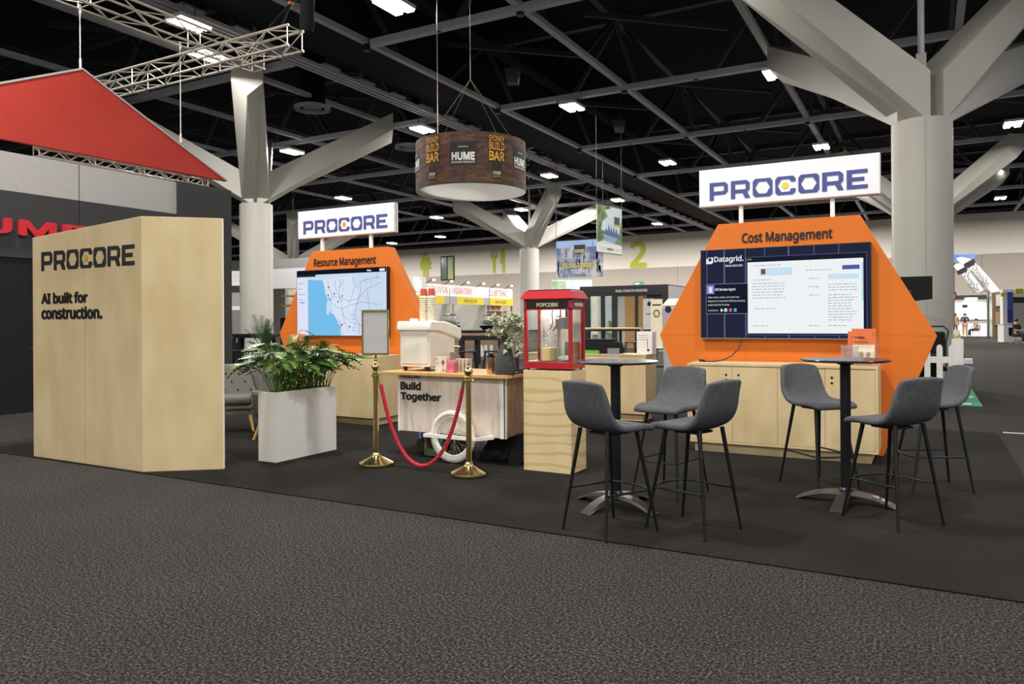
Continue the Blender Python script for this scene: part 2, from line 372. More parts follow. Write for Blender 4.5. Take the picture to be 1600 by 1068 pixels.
# steelwork: light-grey bottom chords in both directions, dark trusses above them
tn = [10]
def trim(mb, m):
    tn[0] += 1; struct('trim_%d' % tn[0], mb, m)
for Y in (8.9, 16.2, 23.45, 30.7, 38.0, 45.2, 52.5, 59.7):
    segs = ((-80, -16.3), (-13.3, 24)) if Y < 60 else ((-80, 24),)
    mb = MB()
    for a, b in segs: mb.box(a, b, Y - .11, Y + .11, 8.9, 9.08)
    trim(mb, 'purlin')
    mb = MB()
    mb.box(-80, 24, Y - .12, Y + .12, 11.2, 11.5)
    x = -77.0
    while x < 22:
        if not -17 < x < -13: mb.beam((x, Y, 9.05), (x + 1.6, Y, 11.3), .14, .14); mb.beam((x + 3.2, Y, 9.05), (x + 1.6, Y, 11.3), .14, .14)
        x += 4.75
    trim(mb, 'steel_dark')
for X in (-32.4, -27.7, -22.95, -18.4, -13.5, -8.68, -3.95, 0.8, 5.6, 10.3):
    mb = MB(); mb.box(X - .09, X + .09, -12, 64.9, 9.0, 9.14); trim(mb, 'purlin')
    mb = MB(); y = -9.0
    mb.box(X - .1, X + .1, -12, 64.9, 10.9, 11.15)
    while y < 60:
        mb.beam((X, y, 9.1), (X, y + 2.4, 11.0), .12, .12); mb.beam((X, y + 4.8, 9.1), (X, y + 2.4, 11.0), .12, .12)
        mb.beam((X, y, 10.3), (X + 3.4, y + 3.2, 10.3), .1, .16)
        y += 7.3
    trim(mb, 'steel_dark')
# deep bulkhead with a triple cable tray along its lower edge
trim(MB().box(-15.7, -13.9, -12, 64.9, 9.25, 12.5), 'deck')
mb = MB()
for k in range(3): mb.box(-16.35 + k * .2, -16.24 + k * .2, -12, 64.9, 8.96, 9.06)
mb2 = MB()
for k in range(42): mb2.box(-16.9, -16.2, -8 + k * 1.7, -7.3 + k * 1.7, 9.3, 9.36)
trim(mb, 'purlin'); trim(mb2, 'purlin')
mb = MB()
for y in (16.2, 23.45, 30.7, 38.0):
    for x in (-13.5, -8.68, -3.95, .8): mb.cyl((x, y, 8.82), (x, y, 9.2), .1, n=8)
    for x in (-11.1, -6.3, -1.6): mb.cyl((x, y, 8.86), (x, y, 9.1), .06, n=8)
trim(mb, 'black')
trim(MB().box(-95, 16, 63.5, 65, 9.1, 12.5), 'deck')

# tree columns: round shaft and four raking struts
def tree_column(x, y, label, zt=5.3, ztop=8.6, reach=3.4, r=.6, tips=None, fat=1.0):
    t = thing('tree_column', label, 'column', (x, y, 0), 0, 'tree columns of the hall')
    sh = MB(); sh.lathe([(r, 0), (r, zt), (r - .02, zt + .02)], n=48)
    s_ = obj('shaft', sh, 'column', t); s_['label'] = 'round pale grey shaft'
    sm = MB()
    for a in range(4):
        an = PI / 4 + a * PI / 2 + .9
        sm.box(-.006, .006, -.006, .006, 0.01, 0.02)
        p = Vector((math.cos(an) * r, math.sin(an) * r, 0)); sm.cyl(p, p + Vector((0, 0, zt)), .008, n=4)
    obj('joint', sm, 'band', s_)
    for k, (sx, sy) in enumerate(((1, 1), (1, -1), (-1, -1), (-1, 1))):
        d = Vector((sx, sy, 0)).normalized(); L_ = reach * 1.414
        if tips: d = Vector((tips[k][0] - x, tips[k][1] - y, 0)); L_ = d.length; d.normalize()
        n = Vector((-d.y, d.x, 0))
        b0 = Vector((0, 0, zt - .1)); top = d * L_; top.z = ztop
        # box strut, vertical sides, wedge-shaped underside
        def ring(c, hw, up, dn):
            return [c - n * hw + Vector((0, 0, up)), c - n * hw - Vector((0, 0, dn * .35)), c - Vector((0, 0, dn)), c + n * hw - Vector((0, 0, dn * .35)), c + n * hw + Vector((0, 0, up))]
        a_ = ring(b0 + d * .06, .42 * fat, 1.0, -.05); b_ = ring(top, .4 * fat, .4, .6)
        obj('strut', MB().hull(a_, b_), 'column', t, smooth=0)
    st = MB().box(-.09, .09, -.09, .09, zt - .05, zt + 1.35); obj('centre_post', st, 'column', t, smooth=0)
    dp = MB().cyl((0, 0, zt + 1.3), (0, 0, 12), .06, n=8); obj('downpipe', dp, 'purlin', t)
    return t
tree_column(-.06, 16.68, 'thick round pale column with raking struts, right of the right-hand orange hexagon', 5.14, tips=[FL(1640, 75, 8.6), FL(1640, -48, 8.6), FL(1122, -77, 8.6), FL(1222, 95, 8.6)], fat=1.08, r=.53)
tree_column(-20.8, 18.88, 'pale round column with raking struts, left of the left-hand white sign', 5.5, fat=1.1, r=.565)
tree_column(-21.74, 41.6, 'distant pale round column behind the popcorn machine, struts spreading above', 5.8)
tree_column(-.06, 40.9, 'far column hidden behind the thick right-hand column, only its struts showing', 5.6)
tree_column(-41.5, 41.2, 'far column between the left shaft and the left white sign, with a drooping strut', 5.2)

# high-bay lamps
PROTO = None
def ceiling_light(x, y, label):
    global PROTO
    if PROTO is None:
        t = thing('ceiling_light', label, 'ceiling light', (x, y, 8.6), 0, 'high bay lamps under the black ceiling')
        obj('housing', MB().box(-.3, .3, -.46, .46, .03, .12), 'white', t, smooth=0)
        for k in (-.17, .17): obj('lamp', MB().box(k - .1, k + .1, -.43, .43, -.02, .03), 'lamp', t, smooth=0, label='glowing warm white lamp')
        obj('hanger', MB().cyl((-.2, 0, .1), (-.2, 0, 2.2), .012, n=6).cyl((.2, 0, .1), (.2, 0, 2.2), .012, n=6), 'black', t)
        PROTO = t
    else: t = dup(PROTO, (x, y, 8.6), None, label)
    hall_lamp(0, 0, parent=t, w=230 if y < 20 else 320 if y < 30 else 550 if y < 40 else 900 if y < 50 else 1300)
for x, y, s in ((-10.7, 13.8, 'bright lamp cut by the top edge of the picture, above the round bar sign'),
                (-10.55, 23.4, 'bright lamp right of the round bar sign, the large one over the middle'),
                (-10.46, 33.9, 'lamp left of the right-hand white sign, over the hanging banners'),
                (-16.7, 23.25, 'lamp just left of the round bar sign at its upper edge'),
                (-23.7, 23.5, 'lamp beside the raking strut, above the left-hand white sign'),
                (-15.7, 12.2, 'bright lamp seen through the upper truss, by its crossing with the lower one'),
                (-17.1, 13.9, 'lamp glowing through the lower truss near its right end'),
                (-16.55, 33.9, 'lamp at the right edge of the round bar sign, over the distant strut'),
                (-16.35, 42.9, 'lamp above the hanging green portrait banner'),
                (-3.9, 23.3, 'lamp left of the great strut of the right-hand column'),
                (-3.85, 34.1, 'lamp just above the right-hand white sign, near its right end'),
                (2.9, 33.8, 'lamp at the right edge of the picture by the far strut'),
                (-30.0, 33.8, 'lamp above the left-hand white sign, right of its top edge'),
                (-30.0, 43.4, 'lamp right of the left-hand white sign, level with its lettering'),
                (-36.6, 53.5, 'small far lamp right of the lower edge of the left-hand sign'),
                (-43.4, 55.5, 'tiny far lamp above the toilet symbol'),
                (-23.2, 43.3, 'small far lamp under the round bar sign, between the distant struts'),
                (-17.8, 55.0, 'small far lamp above the large number on the wall'),
                (-22.3, 55.0, 'small far lamp beside the hanging green banner, left of it'),
                (3.99, 54.3, 'small far lamp right of the thick column, low over the end wall')):
    ceiling_light(x, y, s)
# round ceiling vents
for x, y, s in ((-18.6, 19.4, 'round grey air diffuser left of the left-hand column'), (-19.2, 25.8, 'round air diffuser under the raking strut, left of the round bar sign')):
    t = thing('ceiling_vent', s, 'air vent', (x, y, 8.7), 0, 'round air diffusers')
    obj('rim', MB().lathe([(.62, 0), (.62, .1), (.45, .16), (.42, .02)], n=32, cap=False), 'purlin', t)
    obj('core', MB().lathe([(.3, -.02), (.3, .1), (.16, .14), (.14, 0)], n=24, cap=False), 'purlin', t)
    obj('duct', MB().cyl((0, 0, .1), (0, 0, 3.8), .44, n=24), 'deck', t)
for x, y, s in ((-10.6, 19.3, 'small grey speaker box hanging right of the upper cable of the round sign'), (-9.9, 26.2, 'small grey speaker box hanging under the bright middle lamp')):
    t = thing('hanging_speaker', s, 'speaker', (x, y, 8.3), .4)
    obj('cabinet', MB().hull([(-.16, -.16, 0), (.16, -.16, 0), (.16, .16, 0), (-.16, .16, 0)], [(-.22, -.22, .4), (.22, -.22, .4), (.22, .22, .4), (-.22, .22, .4)]), 'steel_dark', t, smooth=0)
    obj('hanger', MB().cyl((0, 0, .38), (0, 0, 3), .02, n=6), 'black', t)

# graphics painted on the end wall
def wallshape(name, label, cat, polys, x0, x1, z0, z1, mats='fork_green', n='graphic'):
    t = thing(name, label, cat, ((x0 + x1) / 2, 64.97, z0))
    place_mesh(shape_mesh(polys, .01), n, mats, t, (x0, 64.97, z0), X_, Z_, x1 - x0, z1 - z0)
arc = lambda cx, cy, r, a0, a1, n=14: [(cx + r * math.cos(math.radians(a0 + (a1 - a0) * i / n)), cy + r * math.sin(math.radians(a0 + (a1 - a0) * i / n))) for i in range(n + 1)]
wallshape('toilet_symbol', 'lime green woman symbol on the white end wall', 'wall sign',
          [arc(.5, 2.3, .2, 0, 350), [(.3, 2.05), (.7, 2.05), (.82, 1.95), (1.0, 1.2), (.9, 1.15), (.74, 1.6), (.98, .75), (.74, .75), (.74, 0), (.54, 0), (.54, .7), (.46, .7), (.46, 0), (.26, 0), (.26, .75), (.02, .75), (.26, 1.6), (.1, 1.15), (0, 1.2), (.18, 1.95)]], -47.1, -45.6, 6.07, 8.62)
wallshape('fork_symbol', 'lime green fork symbol on the white end wall', 'wall sign',
          [[(0, 2.6), (0, 1.75), (.28, 1.5), (.3, .1), (.4, 0), (.5, 0), (.6, .1), (.62, 1.5), (.9, 1.75), (.9, 2.6), (.8, 2.6), (.77, 1.9), (.63, 1.9), (.63, 2.6), (.54, 2.6), (.52, 1.9), (.38, 1.9), (.36, 2.6), (.27, 2.6), (.27, 1.9), (.13, 1.9), (.1, 2.6)]], -38.35, -37.55, 6.12, 8.5)
wallshape('knife_symbol', 'lime green knife symbol beside the fork on the end wall', 'wall sign',
          [[(0, 1.0), (0, 2.4), (.15, 2.6), (.45, 2.6), (.6, 2.4), (.6, .1), (.5, 0), (.3, 0), (.22, .1), (.22, 1.0)]], -37.2, -36.7, 6.12, 8.5)
t = thing('wall_number', 'large lime green number 2 on the white end wall', 'wall sign', (-22.8, 64.96, 6.07))
text('2', 'fork_green', t, (-23.62, 64.96, 6.07), X_, 1.6, 2.4, bold=.03, name='graphic')
mb = MB(); mb.box(-44.4, -42.72, 64.94, 65.0, 5.6, 8.12); win = struct('window_1', mb, 'dark2')
g = MB(); g.box(-44.3, -43.6, 64.92, 64.94, 5.7, 8.02); struct('window_pane', g, mat('window_green', '5c6a5c', .2), parent=win)
g = MB(); g.box(-43.5, -42.82, 64.92, 64.94, 5.7, 8.02); struct('window_pane', g, mat('window_lime', 'a9b08a', .2), parent=win)
g = MB(); g.box(-43.0, -42.9, 64.9, 64.93, 5.7, 7.3); struct('window_mullion', g, 'fork_green', parent=win)

# ================================================================== BOOTH CARPET AND TAPE
cp = MB(); cp.prism([(-8.83, 4.235), (.715, 4.235), (.715, 10.32), (-8.83, 10.32)], (0, 0, 0), X_, Y_, (0, 0, .008))
tag(obj('carpet', cp, 'black_carpet', smooth=0), 'black carpet laid under the whole orange and plywood booth', 'carpet')
for i, (a, b) in enumerate(((.78, 1.22), (1.36, 1.9))):
    o = obj('floor_tape', MB().box(a, b, 10.42, 10.46, 0, .003), 'white', smooth=0)
    tag(o, ('strip of white tape on the grey carpet, touching the corner of the black carpet', 'strip of white tape on the grey carpet, running out of the picture at the right')[i], 'tape', 'strips of floor tape')

# ================================================================== PLYWOOD TOTEM WALL
t = thing('display_totem', 'tall folded birch plywood wall with black lettering, left foreground', 'display panel', (-6.6, 4.6, 0))
pl = [(-7.87, 4.262), (-6.145, 4.262), (-5.597, 4.685), (-5.62, 4.72), (-6.15, 5.16), (-7.87, 5.16)]
hz = [2.205, 2.298, 2.288, 2.288, 2.288, 2.205]
fr = MB(); fr.hull([Vector((x, y, .008)) for x, y in pl], [Vector((x, y, h)) for (x, y), h in zip(pl, hz)])
body = obj('plywood_body', fr, 'ply', t, world=True, smooth=0, bevel=.003)
obj('panel_joint', MB().box(-7.0, -6.997, 4.2605, 4.27, .02, 2.245), 'ply_dark', t, world=True, smooth=0)
obj('edge_strip', MB().box(-5.599, -5.593, 4.682, 4.694, .012, 2.285), 'white', t, world=True, smooth=0, label='thin white edge strip')
logo('letter', mat('gold_hexagon', 'c99a3a', .45), t, (-7.707, 4.259, 1.865), X_, 1.466, .187)
text('AI built for', 'letter', t, (-7.71, 4.259, 1.535), X_, .765, .112, bold=.042)
text('construction.', 'letter', t, (-7.71, 4.259, 1.382), X_, .99, .122, bold=.042)

# ================================================================== HEXAGON PANELS, SCREENS, SIGNS, COUNTERS
def hex_panel(cx, label):
    t = thing('hexagon_panel', label, 'display panel', (cx, 8.1, 0))
    T, Mi, Bo = .693, 1.345, .885
    poly = [(-Bo, .008), (Bo, .008), (Mi, 1.174), (T, 2.36), (-T, 2.36), (-Mi, 1.174)]
    obj('panel_body', MB().prism(poly, (0, 0, 0), X_, Z_, (0, .16, 0)), 'orange', t, smooth=0, bevel=.003)
    obj('panel_joint', MB().box(-1.33, 1.33, -.0012, .0, 1.173, 1.1755), mat('orange_joint', 'b9601f', .6) if 'orange_joint' not in bpy.data.materials else bpy.data.materials['orange_joint'], t, smooth=0)
    return t
hpL = hex_panel(-7.1, 'orange hexagonal panel with a map screen, left side of the booth')
hpR = hex_panel(-1.255, 'orange hexagonal panel with a dark dashboard screen, right side of the booth')
text('Resource Management', 'letter', hpL, (-7.75, 8.099, 2.105), X_, 1.14, .145, bold=.022)
text('Cost Management', 'letter', hpR, (-1.7, 8.099, 2.115), X_, .885, .135, bold=.028)

def sign(cx, label):
    t = thing('lightbox_sign', label, 'sign', (cx, 8.17, 2.36), 0)
    obj('sign_box', MB().box(-.885, .885, -.045, .045, .195, .6), 'white', t, smooth=0, bevel=.004)
    obj('sign_face', MB().box(-.875, .875, -.05, -.045, .205, .59), 'lightbox', t, smooth=0, label='glowing white face')
    obj('sign_seam', MB().box(.8855, .889, -.01, .01, .2, .595), 'band', t, smooth=0)
    for k in (-.45, .45): obj('post', MB().box(k - .02, k + .02, -.02, .02, 0.0, .197), 'white', t, smooth=0)
    logo('navy', mat('amber_hexagon', 'e9b840', .45, emit=.3) if cx > -3 else mat('orange_hexagon', 'ea8a34', .45, emit=.3), t, (cx - .77, 8.117, 2.622), X_, 1.545, .19)
sign(-7.2, 'white sign on two posts above the left-hand orange hexagon')
sign(-1.27, 'white sign on two posts above the right-hand orange hexagon')

def tv(cx, label):
    t = thing('television', label, 'screen', (cx, 8.06, 1.135))
    obj('casing', MB().box(-.828, .828, -.03, .04, 0, .95), 'black', t, smooth=0, bevel=.003)
    obj('bezel_strip', MB().box(-.828, .828, -.031, -.028, 0, .012), 'steel', t, smooth=0, label='silver strip along the bottom edge')
    obj('screen', MB().box(-.818, .818, -.032, -.03, .014, .942), SCREEN[label[0]], t, smooth=0)
    return t
SCREEN = {'b': emis('screen_pale_blue', 'cfe0f6', .95), 'd': emis('screen_dark_navy', '262a40', .9)}
def E(n, c, s=.95): return emis('pixels_' + n, c, s)
# map screen
tvL = tv(-7.195, 'big flat screen showing a blue and white coastal map, on the left hexagon')
x0, z0, y = -7.195 - .818, 1.149, 8.0275; W, Hh = 1.636, .928
def R_(t, n, m, a, b, c, d, k=0): return quad_on(t, n, m, (x0 + a * W, y - .0006 * k, z0 + b * Hh), X_, (c - a) * W, (d - b) * Hh, .0004)
scr = [c for c in tvL.children if c.name.startswith('screen')][0]
R_(scr, 'title_bar', E('ink', '14161d'), 0, .935, 1, 1); R_(scr, 'menu_strip', E('ink2', '23262f'), 0, .905, .22, .936, 1)
R_(scr, 'sidebar', E('lavender', 'e4e6fb'), 0, 0, .13, .9)
R_(scr, 'button', E('indigo', '7f8fe6'), .03, .5, .09, .515, 2)
for k, (a, b) in enumerate(((.015, .08), (.015, .06), (.02, .1), (.02, .07))): R_(scr, 'caption', E('greyblue', 'a9b4d4') if k == 0 else bpy.data.materials['pixels_greyblue'], a, .8 - k * .085, b, .812 - k * .085, 2)
def PL_(t, n, m, pts, k=1):
    mb = MB(); mb.prism([(a * W, b * Hh) for a, b in pts], (x0, y - .0006 * k, z0), X_, Z_, (0, -.0004, 0)); return obj(n, mb, m, t, world=True, smooth=0)
PL_(scr, 'sea', E('sea', '79c2ef'), [(.13, 0), (.51, 0), (.5, .08), (.51, .16), (.49, .24), (.455, .33), (.41, .36), (.385, .38), (.375, .35), (.36, .3), (.345, .33), (.345, .42), (.35, .5), (.36, .56), (.335, .62), (.325, .7), (.315, .79), (.3, .845), (.13, .86)])
PL_(scr, 'land_spit', E('land', 'dfe3f2'), [(.385, .355), (.43, .37), (.47, .30), (.5, .18), (.51, .13), (.485, .17), (.46, .25), (.42, .33)], 2)
PL_(scr, 'bay', bpy.data.materials['pixels_sea'], [(.36, .6), (.4, .55), (.4, .52), (.37, .54)], 2)
PL_(scr, 'pale_land', E('paleland', 'dde9fb'), [(.3, .85), (.62, .9), (.7, .6), (.62, .3), (.7, 0), (.55, 0), (.51, .2), (.42, .4), (.37, .56)], 1)
rd = MB(); rnd = random.Random(3)
def road(pts):
    for (a, b), (c, d) in zip(pts, pts[1:]): rd.beam((x0 + a * W, y - .0017, z0 + b * Hh), (x0 + c * W, y - .0017, z0 + d * Hh), .004, .0004, up=(0, 1, 0))
road([(.36, .86), (.38, .7), (.41, .6), (.5, .57), (.6, .52), (.7, .55), (.8, .7), (.95, .78)]); road([(.5, .86), (.49, .7), (.5, .57), (.52, .4), (.55, .2), (.6, .05)]); road([(.52, .4), (.6, .45), (.75, .5), (.95, .45)]); road([(.41, .6), (.4, .5), (.47, .42), (.52, .4), (.54, .3), (.62, .2), (.75, .15)])
road([(.64, .88), (.66, .75), (.64, .6), (.6, .52)]); road([(.72, .8), (.73, .65), (.7, .55), (.68, .4), (.66, .3), (.72, .15), (.7, .02)]); road([(.45, .86), (.44, .75), (.47, .65), (.5, .57)]); road([(.55, .85), (.5, .72)]); road([(.72, .8), (.8, .83), (.9, .86)]); road([(.55, .2), (.5, .12)]); road([(.8, .7), (.82, .4), (.95, .3)])
for _ in range(30):
    a, b = rnd.uniform(.5, .96), rnd.uniform(.05, .88); road([(a, b), (a + rnd.uniform(-.05, .05), b + rnd.uniform(-.06, .06))])
obj('roads', rd, E('road', '5a6478'), scr, world=True, smooth=0)
for a, b in ((.36, .6), (.365, .72), (.43, .62), (.52, .585), (.47, .5), (.6, .12), (.51, .15)):
    quad_on(scr, 'map_marker', E('marker', '5b1f1f') if 'pixels_marker' not in bpy.data.materials else bpy.data.materials['pixels_marker'], (x0 + a * W, y - .0025, z0 + b * Hh), X_, .02, .024, .0004)
text('Map', E('white', 'e8ecf4'), scr, (x0 + .8 * W, y - .002, z0 + .945 * Hh), X_, .07, .03, bold=.01); R_(scr, 'badge', bpy.data.materials['pixels_white'], .93, .945, .985, .985, 2)
# dashboard screen
tvR = tv(-1.293, 'dark flat screen with white dashboard window, on the right hexagon')
x0 = -1.293 - .818
scr = [c for c in tvR.children if c.name.startswith('screen')][0]
gl = MB()
for a in (.035, .145, .15, .28, .4, .54, .545, .69, .83): gl.box(x0 + a * W, x0 + a * W + .003, y - .0006, y, z0, z0 + Hh)
obj('grid_lines', gl, E('violet', '8e8cc0'), scr, world=True, smooth=0)
R_(scr, 'window_glow', E('edge', '5b5f93'), .285, .03, .985, .905, 1); R_(scr, 'window_bar', E('bar', '1c1f30'), .288, .035, .982, .9, 2)
R_(scr, 'window_page', E('page', 'f0f4f6', .98), .295, .05, .965, .845, 3)
for k, cc in enumerate(('c0504a', 'd6a03a', '4fa35a')): R_(scr, 'window_button', E('dot%d' % k, cc), .29 + k * .012, .87, .299 + k * .012, .884, 4)
bl = E('paleblue', 'cfe6f6'); R_(scr, 'highlight', bl, .37, .69, .565, .775, 4); R_(scr, 'highlight', bl, .77, .63, .94, .685, 4)
R_(scr, 'photo', E('photo', '8a4a3a'), .378, .705, .405, .765, 5); R_(scr, 'button', E('button', '4d5fa8'), .85, .73, .945, .775, 5)
R_(scr, 'scroll_edge', E('lightcyan', 'bfe3f5'), .955, .4, .965, .8, 5)
ln = MB(); rnd = random.Random(5)
def row(a, b, z):
    while a < b:
        w_ = rnd.uniform(.008, .03); ln.box(x0 + a * W, x0 + min(a + w_, b) * W, y - .0032, y - .003, z0 + z * Hh, z0 + (z + .008) * Hh); a += w_ + .006
for k in range(6): row(.325, .56 - rnd.random() * .05, .6 - k * .032)
row(.33, .5, .8); row(.33, .44, .64); row(.34, .46, .32); row(.33, .42, .13)
for z in (.64, .55, .46, .13): row(.66, .72, z)
for k in range(3): row(.77, .93, .57 - k * .03)
for k in range(10): row(.77, .945 - rnd.random() * .05, .46 - k * .03)
row(.64, .79, .73); row(.77, .87, .13)
obj('text_rows', ln, E('rows', '9fb0c8'), scr, world=True, smooth=0)
R_(scr, 'agent_card_edge', E('cardedge', '8f93b5'), .03, .27, .297, .615, 6); R_(scr, 'agent_card', E('card', '191c2b'), .032, .275, .295, .61, 7)
R_(scr, 'agent_icon', E('icon', '8c8ee0'), .036, .5, .083, .6, 8)
wt = bpy.data.materials['pixels_white']
R_(scr, 'document_icon', wt, .05, .515, .07, .58, 9)
text('Datagrid.', wt, scr, (x0 + .085 * W, y - .001, z0 + .845 * Hh), X_, .185 * W, .085 * Hh, bold=.02)
text('FROM PROCORE', wt, scr, (x0 + .155 * W, y - .001, z0 + .805 * Hh), X_, .11 * W, .022 * Hh, bold=.008)
text('RFI Review Agent', wt, scr, (x0 + .09 * W, y - .0056, z0 + .525 * Hh), X_, .13 * W, .04 * Hh, bold=.008)
for k, s in enumerate(('Helps review, analyze, and create new', 'Requests for Information (RFIs) by accessing', 'project data like drawings.')):
    text(s, wt, scr, (x0 + .043 * W, y - .0056, z0 + (.445 - k * .043) * Hh), X_, (.2, .235, .14)[k] * W, .028 * Hh, bold=.0)
text('Connects to', wt, scr, (x0 + .043 * W, y - .0056, z0 + .302 * Hh), X_, .065 * W, .02 * Hh, bold=.0)
PL_(scr, 'play_icon', wt, [(.125, .292), (.143, .31), (.125, .335)], 9)
for k, cc in enumerate(('e8d8d4', 'd65a86', '4fb3d6')): R_(scr, 'app_icon', E('app%d' % k, cc), .148 + k * .03, .295, .166 + k * .03, .332, 9)
lg = shape_mesh([[(0, 0), (0, .8), (.25, .8), (.25, 1), (1, 1), (1, .2), (.8, 0)], [(.35, .4), (.35, .9), (.75, .9), (.75, .4)]], .0003)
place_mesh(lg, 'logo_mark', wt, scr, (x0 + .032 * W, y - .001, z0 + .845 * Hh), X_, Z_, .045 * W, .075 * Hh)

def counter(x0_, x1_, yf, depth, doors, label, handles, h=.9):
    cx = (x0_ + x1_) / 2; t = thing('cabinet_counter', label, 'counter', (cx, yf, 0))
    a, b = x0_ - cx, x1_ - cx; e = .022
    mb = MB(); mb.box(a, a + e, 0, depth, .105, h - e); mb.box(b - e, b, 0, depth, .105, h - e); mb.box(a + e, b - e, 0, depth, .105, .105 + e); mb.box(a + e, b - e, depth - .01, depth, .127, h - e)
    obj('carcass', mb, 'ply', t, smooth=0)
    obj('top_panel', MB().box(a, b, 0, depth, h - e, h), 'ply', t, smooth=0)
    obj('plinth', MB().box(a + .06, b - .06, .05, depth - .03, .008, .105), 'ply', t, smooth=0)
    n = doors; wd = (b - a - 2 * e) / n
    for i in range(n):
        d = obj('door', MB().box(a + e + i * wd + .0015, a + e + (i + 1) * wd - .0015, .004, .024, .13, h - e - .006), 'ply', t, smooth=0)
        for sde in handles.get(i, ()):
            hx = a + e + i * wd + (.06 if sde < 0 else wd - .06)
            for z in (.79, .74):
                obj('finger_hole', MB().cyl((hx, .0035, z), (hx, .012, z), .012, n=14).cyl((hx, .001, z), (hx, .0045, z), .006, n=10), 'black', d)
    return t
counter(-2.135, -.385, 7.55, .52, 4, 'long birch cupboard counter below the dark dashboard screen', {0: (1,), 1: (-1,), 3: (-1,)})
counter(-7.95, -6.13, 7.5, .56, 3, 'birch cupboard counter below the map screen, partly behind the planter', {0: (1,)})
counter(-5.0, -3.21, 9.4, .44, 1, 'plain birch counter behind the left bar table, black bag on it', {}, .887)
# ================================================================== PLANTER
t = thing('planter', 'white rectangular trough planter full of lobed green leaves, between totem wall and brass posts', 'planter', (-5.52, 5.54, 0.008))
px0, px1, py0, py1, ph = -.12, .115, -.41, .42, .665
mb = MB(); mb.box(px0, px1, py0, py0 + .02, 0, ph); mb.box(px0, px1, py1 - .02, py1, 0, ph); mb.box(px0, px0 + .02, py0 + .02, py1 - .02, 0, ph); mb.box(px1 - .02, px1, py0 + .02, py1 - .02, 0, ph); mb.box(px0 + .02, px1 - .02, py0 + .02, py1 - .02, 0, .03)
obj('trough', mb, 'planter', t, smooth=0)
obj('soil', MB().box(px0 + .02, px1 - .02, py0 + .02, py1 - .02, .03, ph - .03), 'soil', t, smooth=0)
def lobed_leaf(mb, p, d, nrm, L, Wd, droop=.5, lobes=7):
    p = Vector(p); d = d.normalized(); side = d.cross(nrm).normalized(); up = side.cross(d)
    rib = []; n = lobes * 2
    for i in range(n + 1):
        s = i / n; rib.append(p + d * L * s * (1 - .15 * s * droop) + up * (-droop * L * .55 * s * s))
    def wid(s): return Wd * (math.sin(PI * min(1, .12 + s * .88)) ** .7) * (1 - .25 * s)
    L_, R__ = [], []
    for i in range(n + 1):
        s = i / n; tip = (i % 2 == 1); w_ = wid(s) * (1.0 if tip else .16)
        f = d * (L * .11 if tip else 0) + up * (w_ * .22 - (.03 * L if tip else 0))
        L_.append(rib[i] + side * w_ + f); R__.append(rib[i] - side * w_ + f)
    vs = rib + L_ + R__; m = n + 1; fs = []
    for i in range(n): fs += [(i, i + 1, m + i + 1, m + i), (i + 1, i, 2 * m + i, 2 * m + i + 1)]
    mb.add(vs, fs)
rnd = random.Random(11); lv, st = MB(), MB()
for i in range(190):
    bx = rnd.uniform(px0 + .05, px1 - .05); by = rnd.uniform(py0 + .05, py1 - .05)
    an = rnd.uniform(0, 2 * PI); rr = rnd.random() ** .6
    tx = bx * .6 + math.cos(an) * .34 * rr; ty = by * 1.0 + math.sin(an) * .34 * rr
    tz = ph + rnd.uniform(.30, .5) * (1.05 - .45 * rr) + (.1 if i % 9 == 0 else 0)
    b, e = Vector((bx, by, ph - .04)), Vector((tx, ty, tz))
    mid = b.lerp(e, .55); mid.x = mid.x * .7 + bx * .3; mid.y = mid.y * .7 + by * .3; mid.z += .05
    pts = [b.lerp(mid, k / 3) if k < 3 else mid for k in range(4)] + [mid.lerp(e, .5) + Vector((0, 0, .012)), e]
    st.tube(pts, .0045, 5, r2=.003)
    d = Vector((tx - bx, ty - by, 0)); d = d.normalized() if d.length > .02 else Vector((math.cos(an), math.sin(an), 0))
    d = (d + Vector((rnd.uniform(-.4, .4), rnd.uniform(-.4, .4), rnd.uniform(-.25, .35)))).normalized()
    lobed_leaf(lv, e, d, Vector((rnd.uniform(-.3, .3), rnd.uniform(-.3, .3), 1)), rnd.uniform(.16, .25), rnd.uniform(.07, .1), rnd.uniform(.2, .8))
obj('stems', st, 'stem', t); obj('foliage', lv, 'leaf', t, smooth=60)

# ================================================================== BRASS STANCHIONS, ROPE, SIGN HOLDER
def stanchion(x, y, label, s=1.0):
    t = thing('rope_stanchion', label, 'rope post', (x, y, .008), 0, 'brass rope posts')
    obj('base', MB().lathe([(.155, 0), (.162, .012), (.158, .03), (.13, .045), (.05, .085), (.036, .1), (.03, .12)], n=36), 'brass', t, smooth=45)
    obj('pole', MB().lathe([(.0255, .1), (.0255, .85 * s), (.031, .855 * s), (.031, .875 * s), (.02, .885 * s)], n=24), 'brass', t)
    obj('collar', MB().lathe([(.026, .83 * s), (.04, .836 * s), (.04, .85 * s), (.026, .856 * s)], n=24), 'brass', t)
    obj('finial', MB().lathe([(.016, .88 * s), (.024, .89 * s), (.038, .915 * s), (.04, .93 * s), (.034, .95 * s), (.02, .965 * s), (.013, .98 * s), (.016, .99 * s), (.0, 1.0 * s)], n=24, cap=False), 'brass', t, smooth=60)
    return t
S1, S2 = Vector((-4.471, 5.465, 0)), Vector((-3.459, 5.472, 0))
stanchion(S1.x, S1.y, 'polished brass rope post with the framed board on top, left of the cart wording', .985)
stanchion(S2.x, S2.y, 'polished brass rope post standing in front of the white bicycle wheel', .97)
t = thing('rope', 'twisted red barrier rope hanging between the two brass posts', 'rope', (S1.x, S1.y, 0))
a, b = Vector((S1.x + .045, S1.y, .83)), Vector((S2.x - .045, S2.y, .83)); pts = []; N = 60; sag = .78
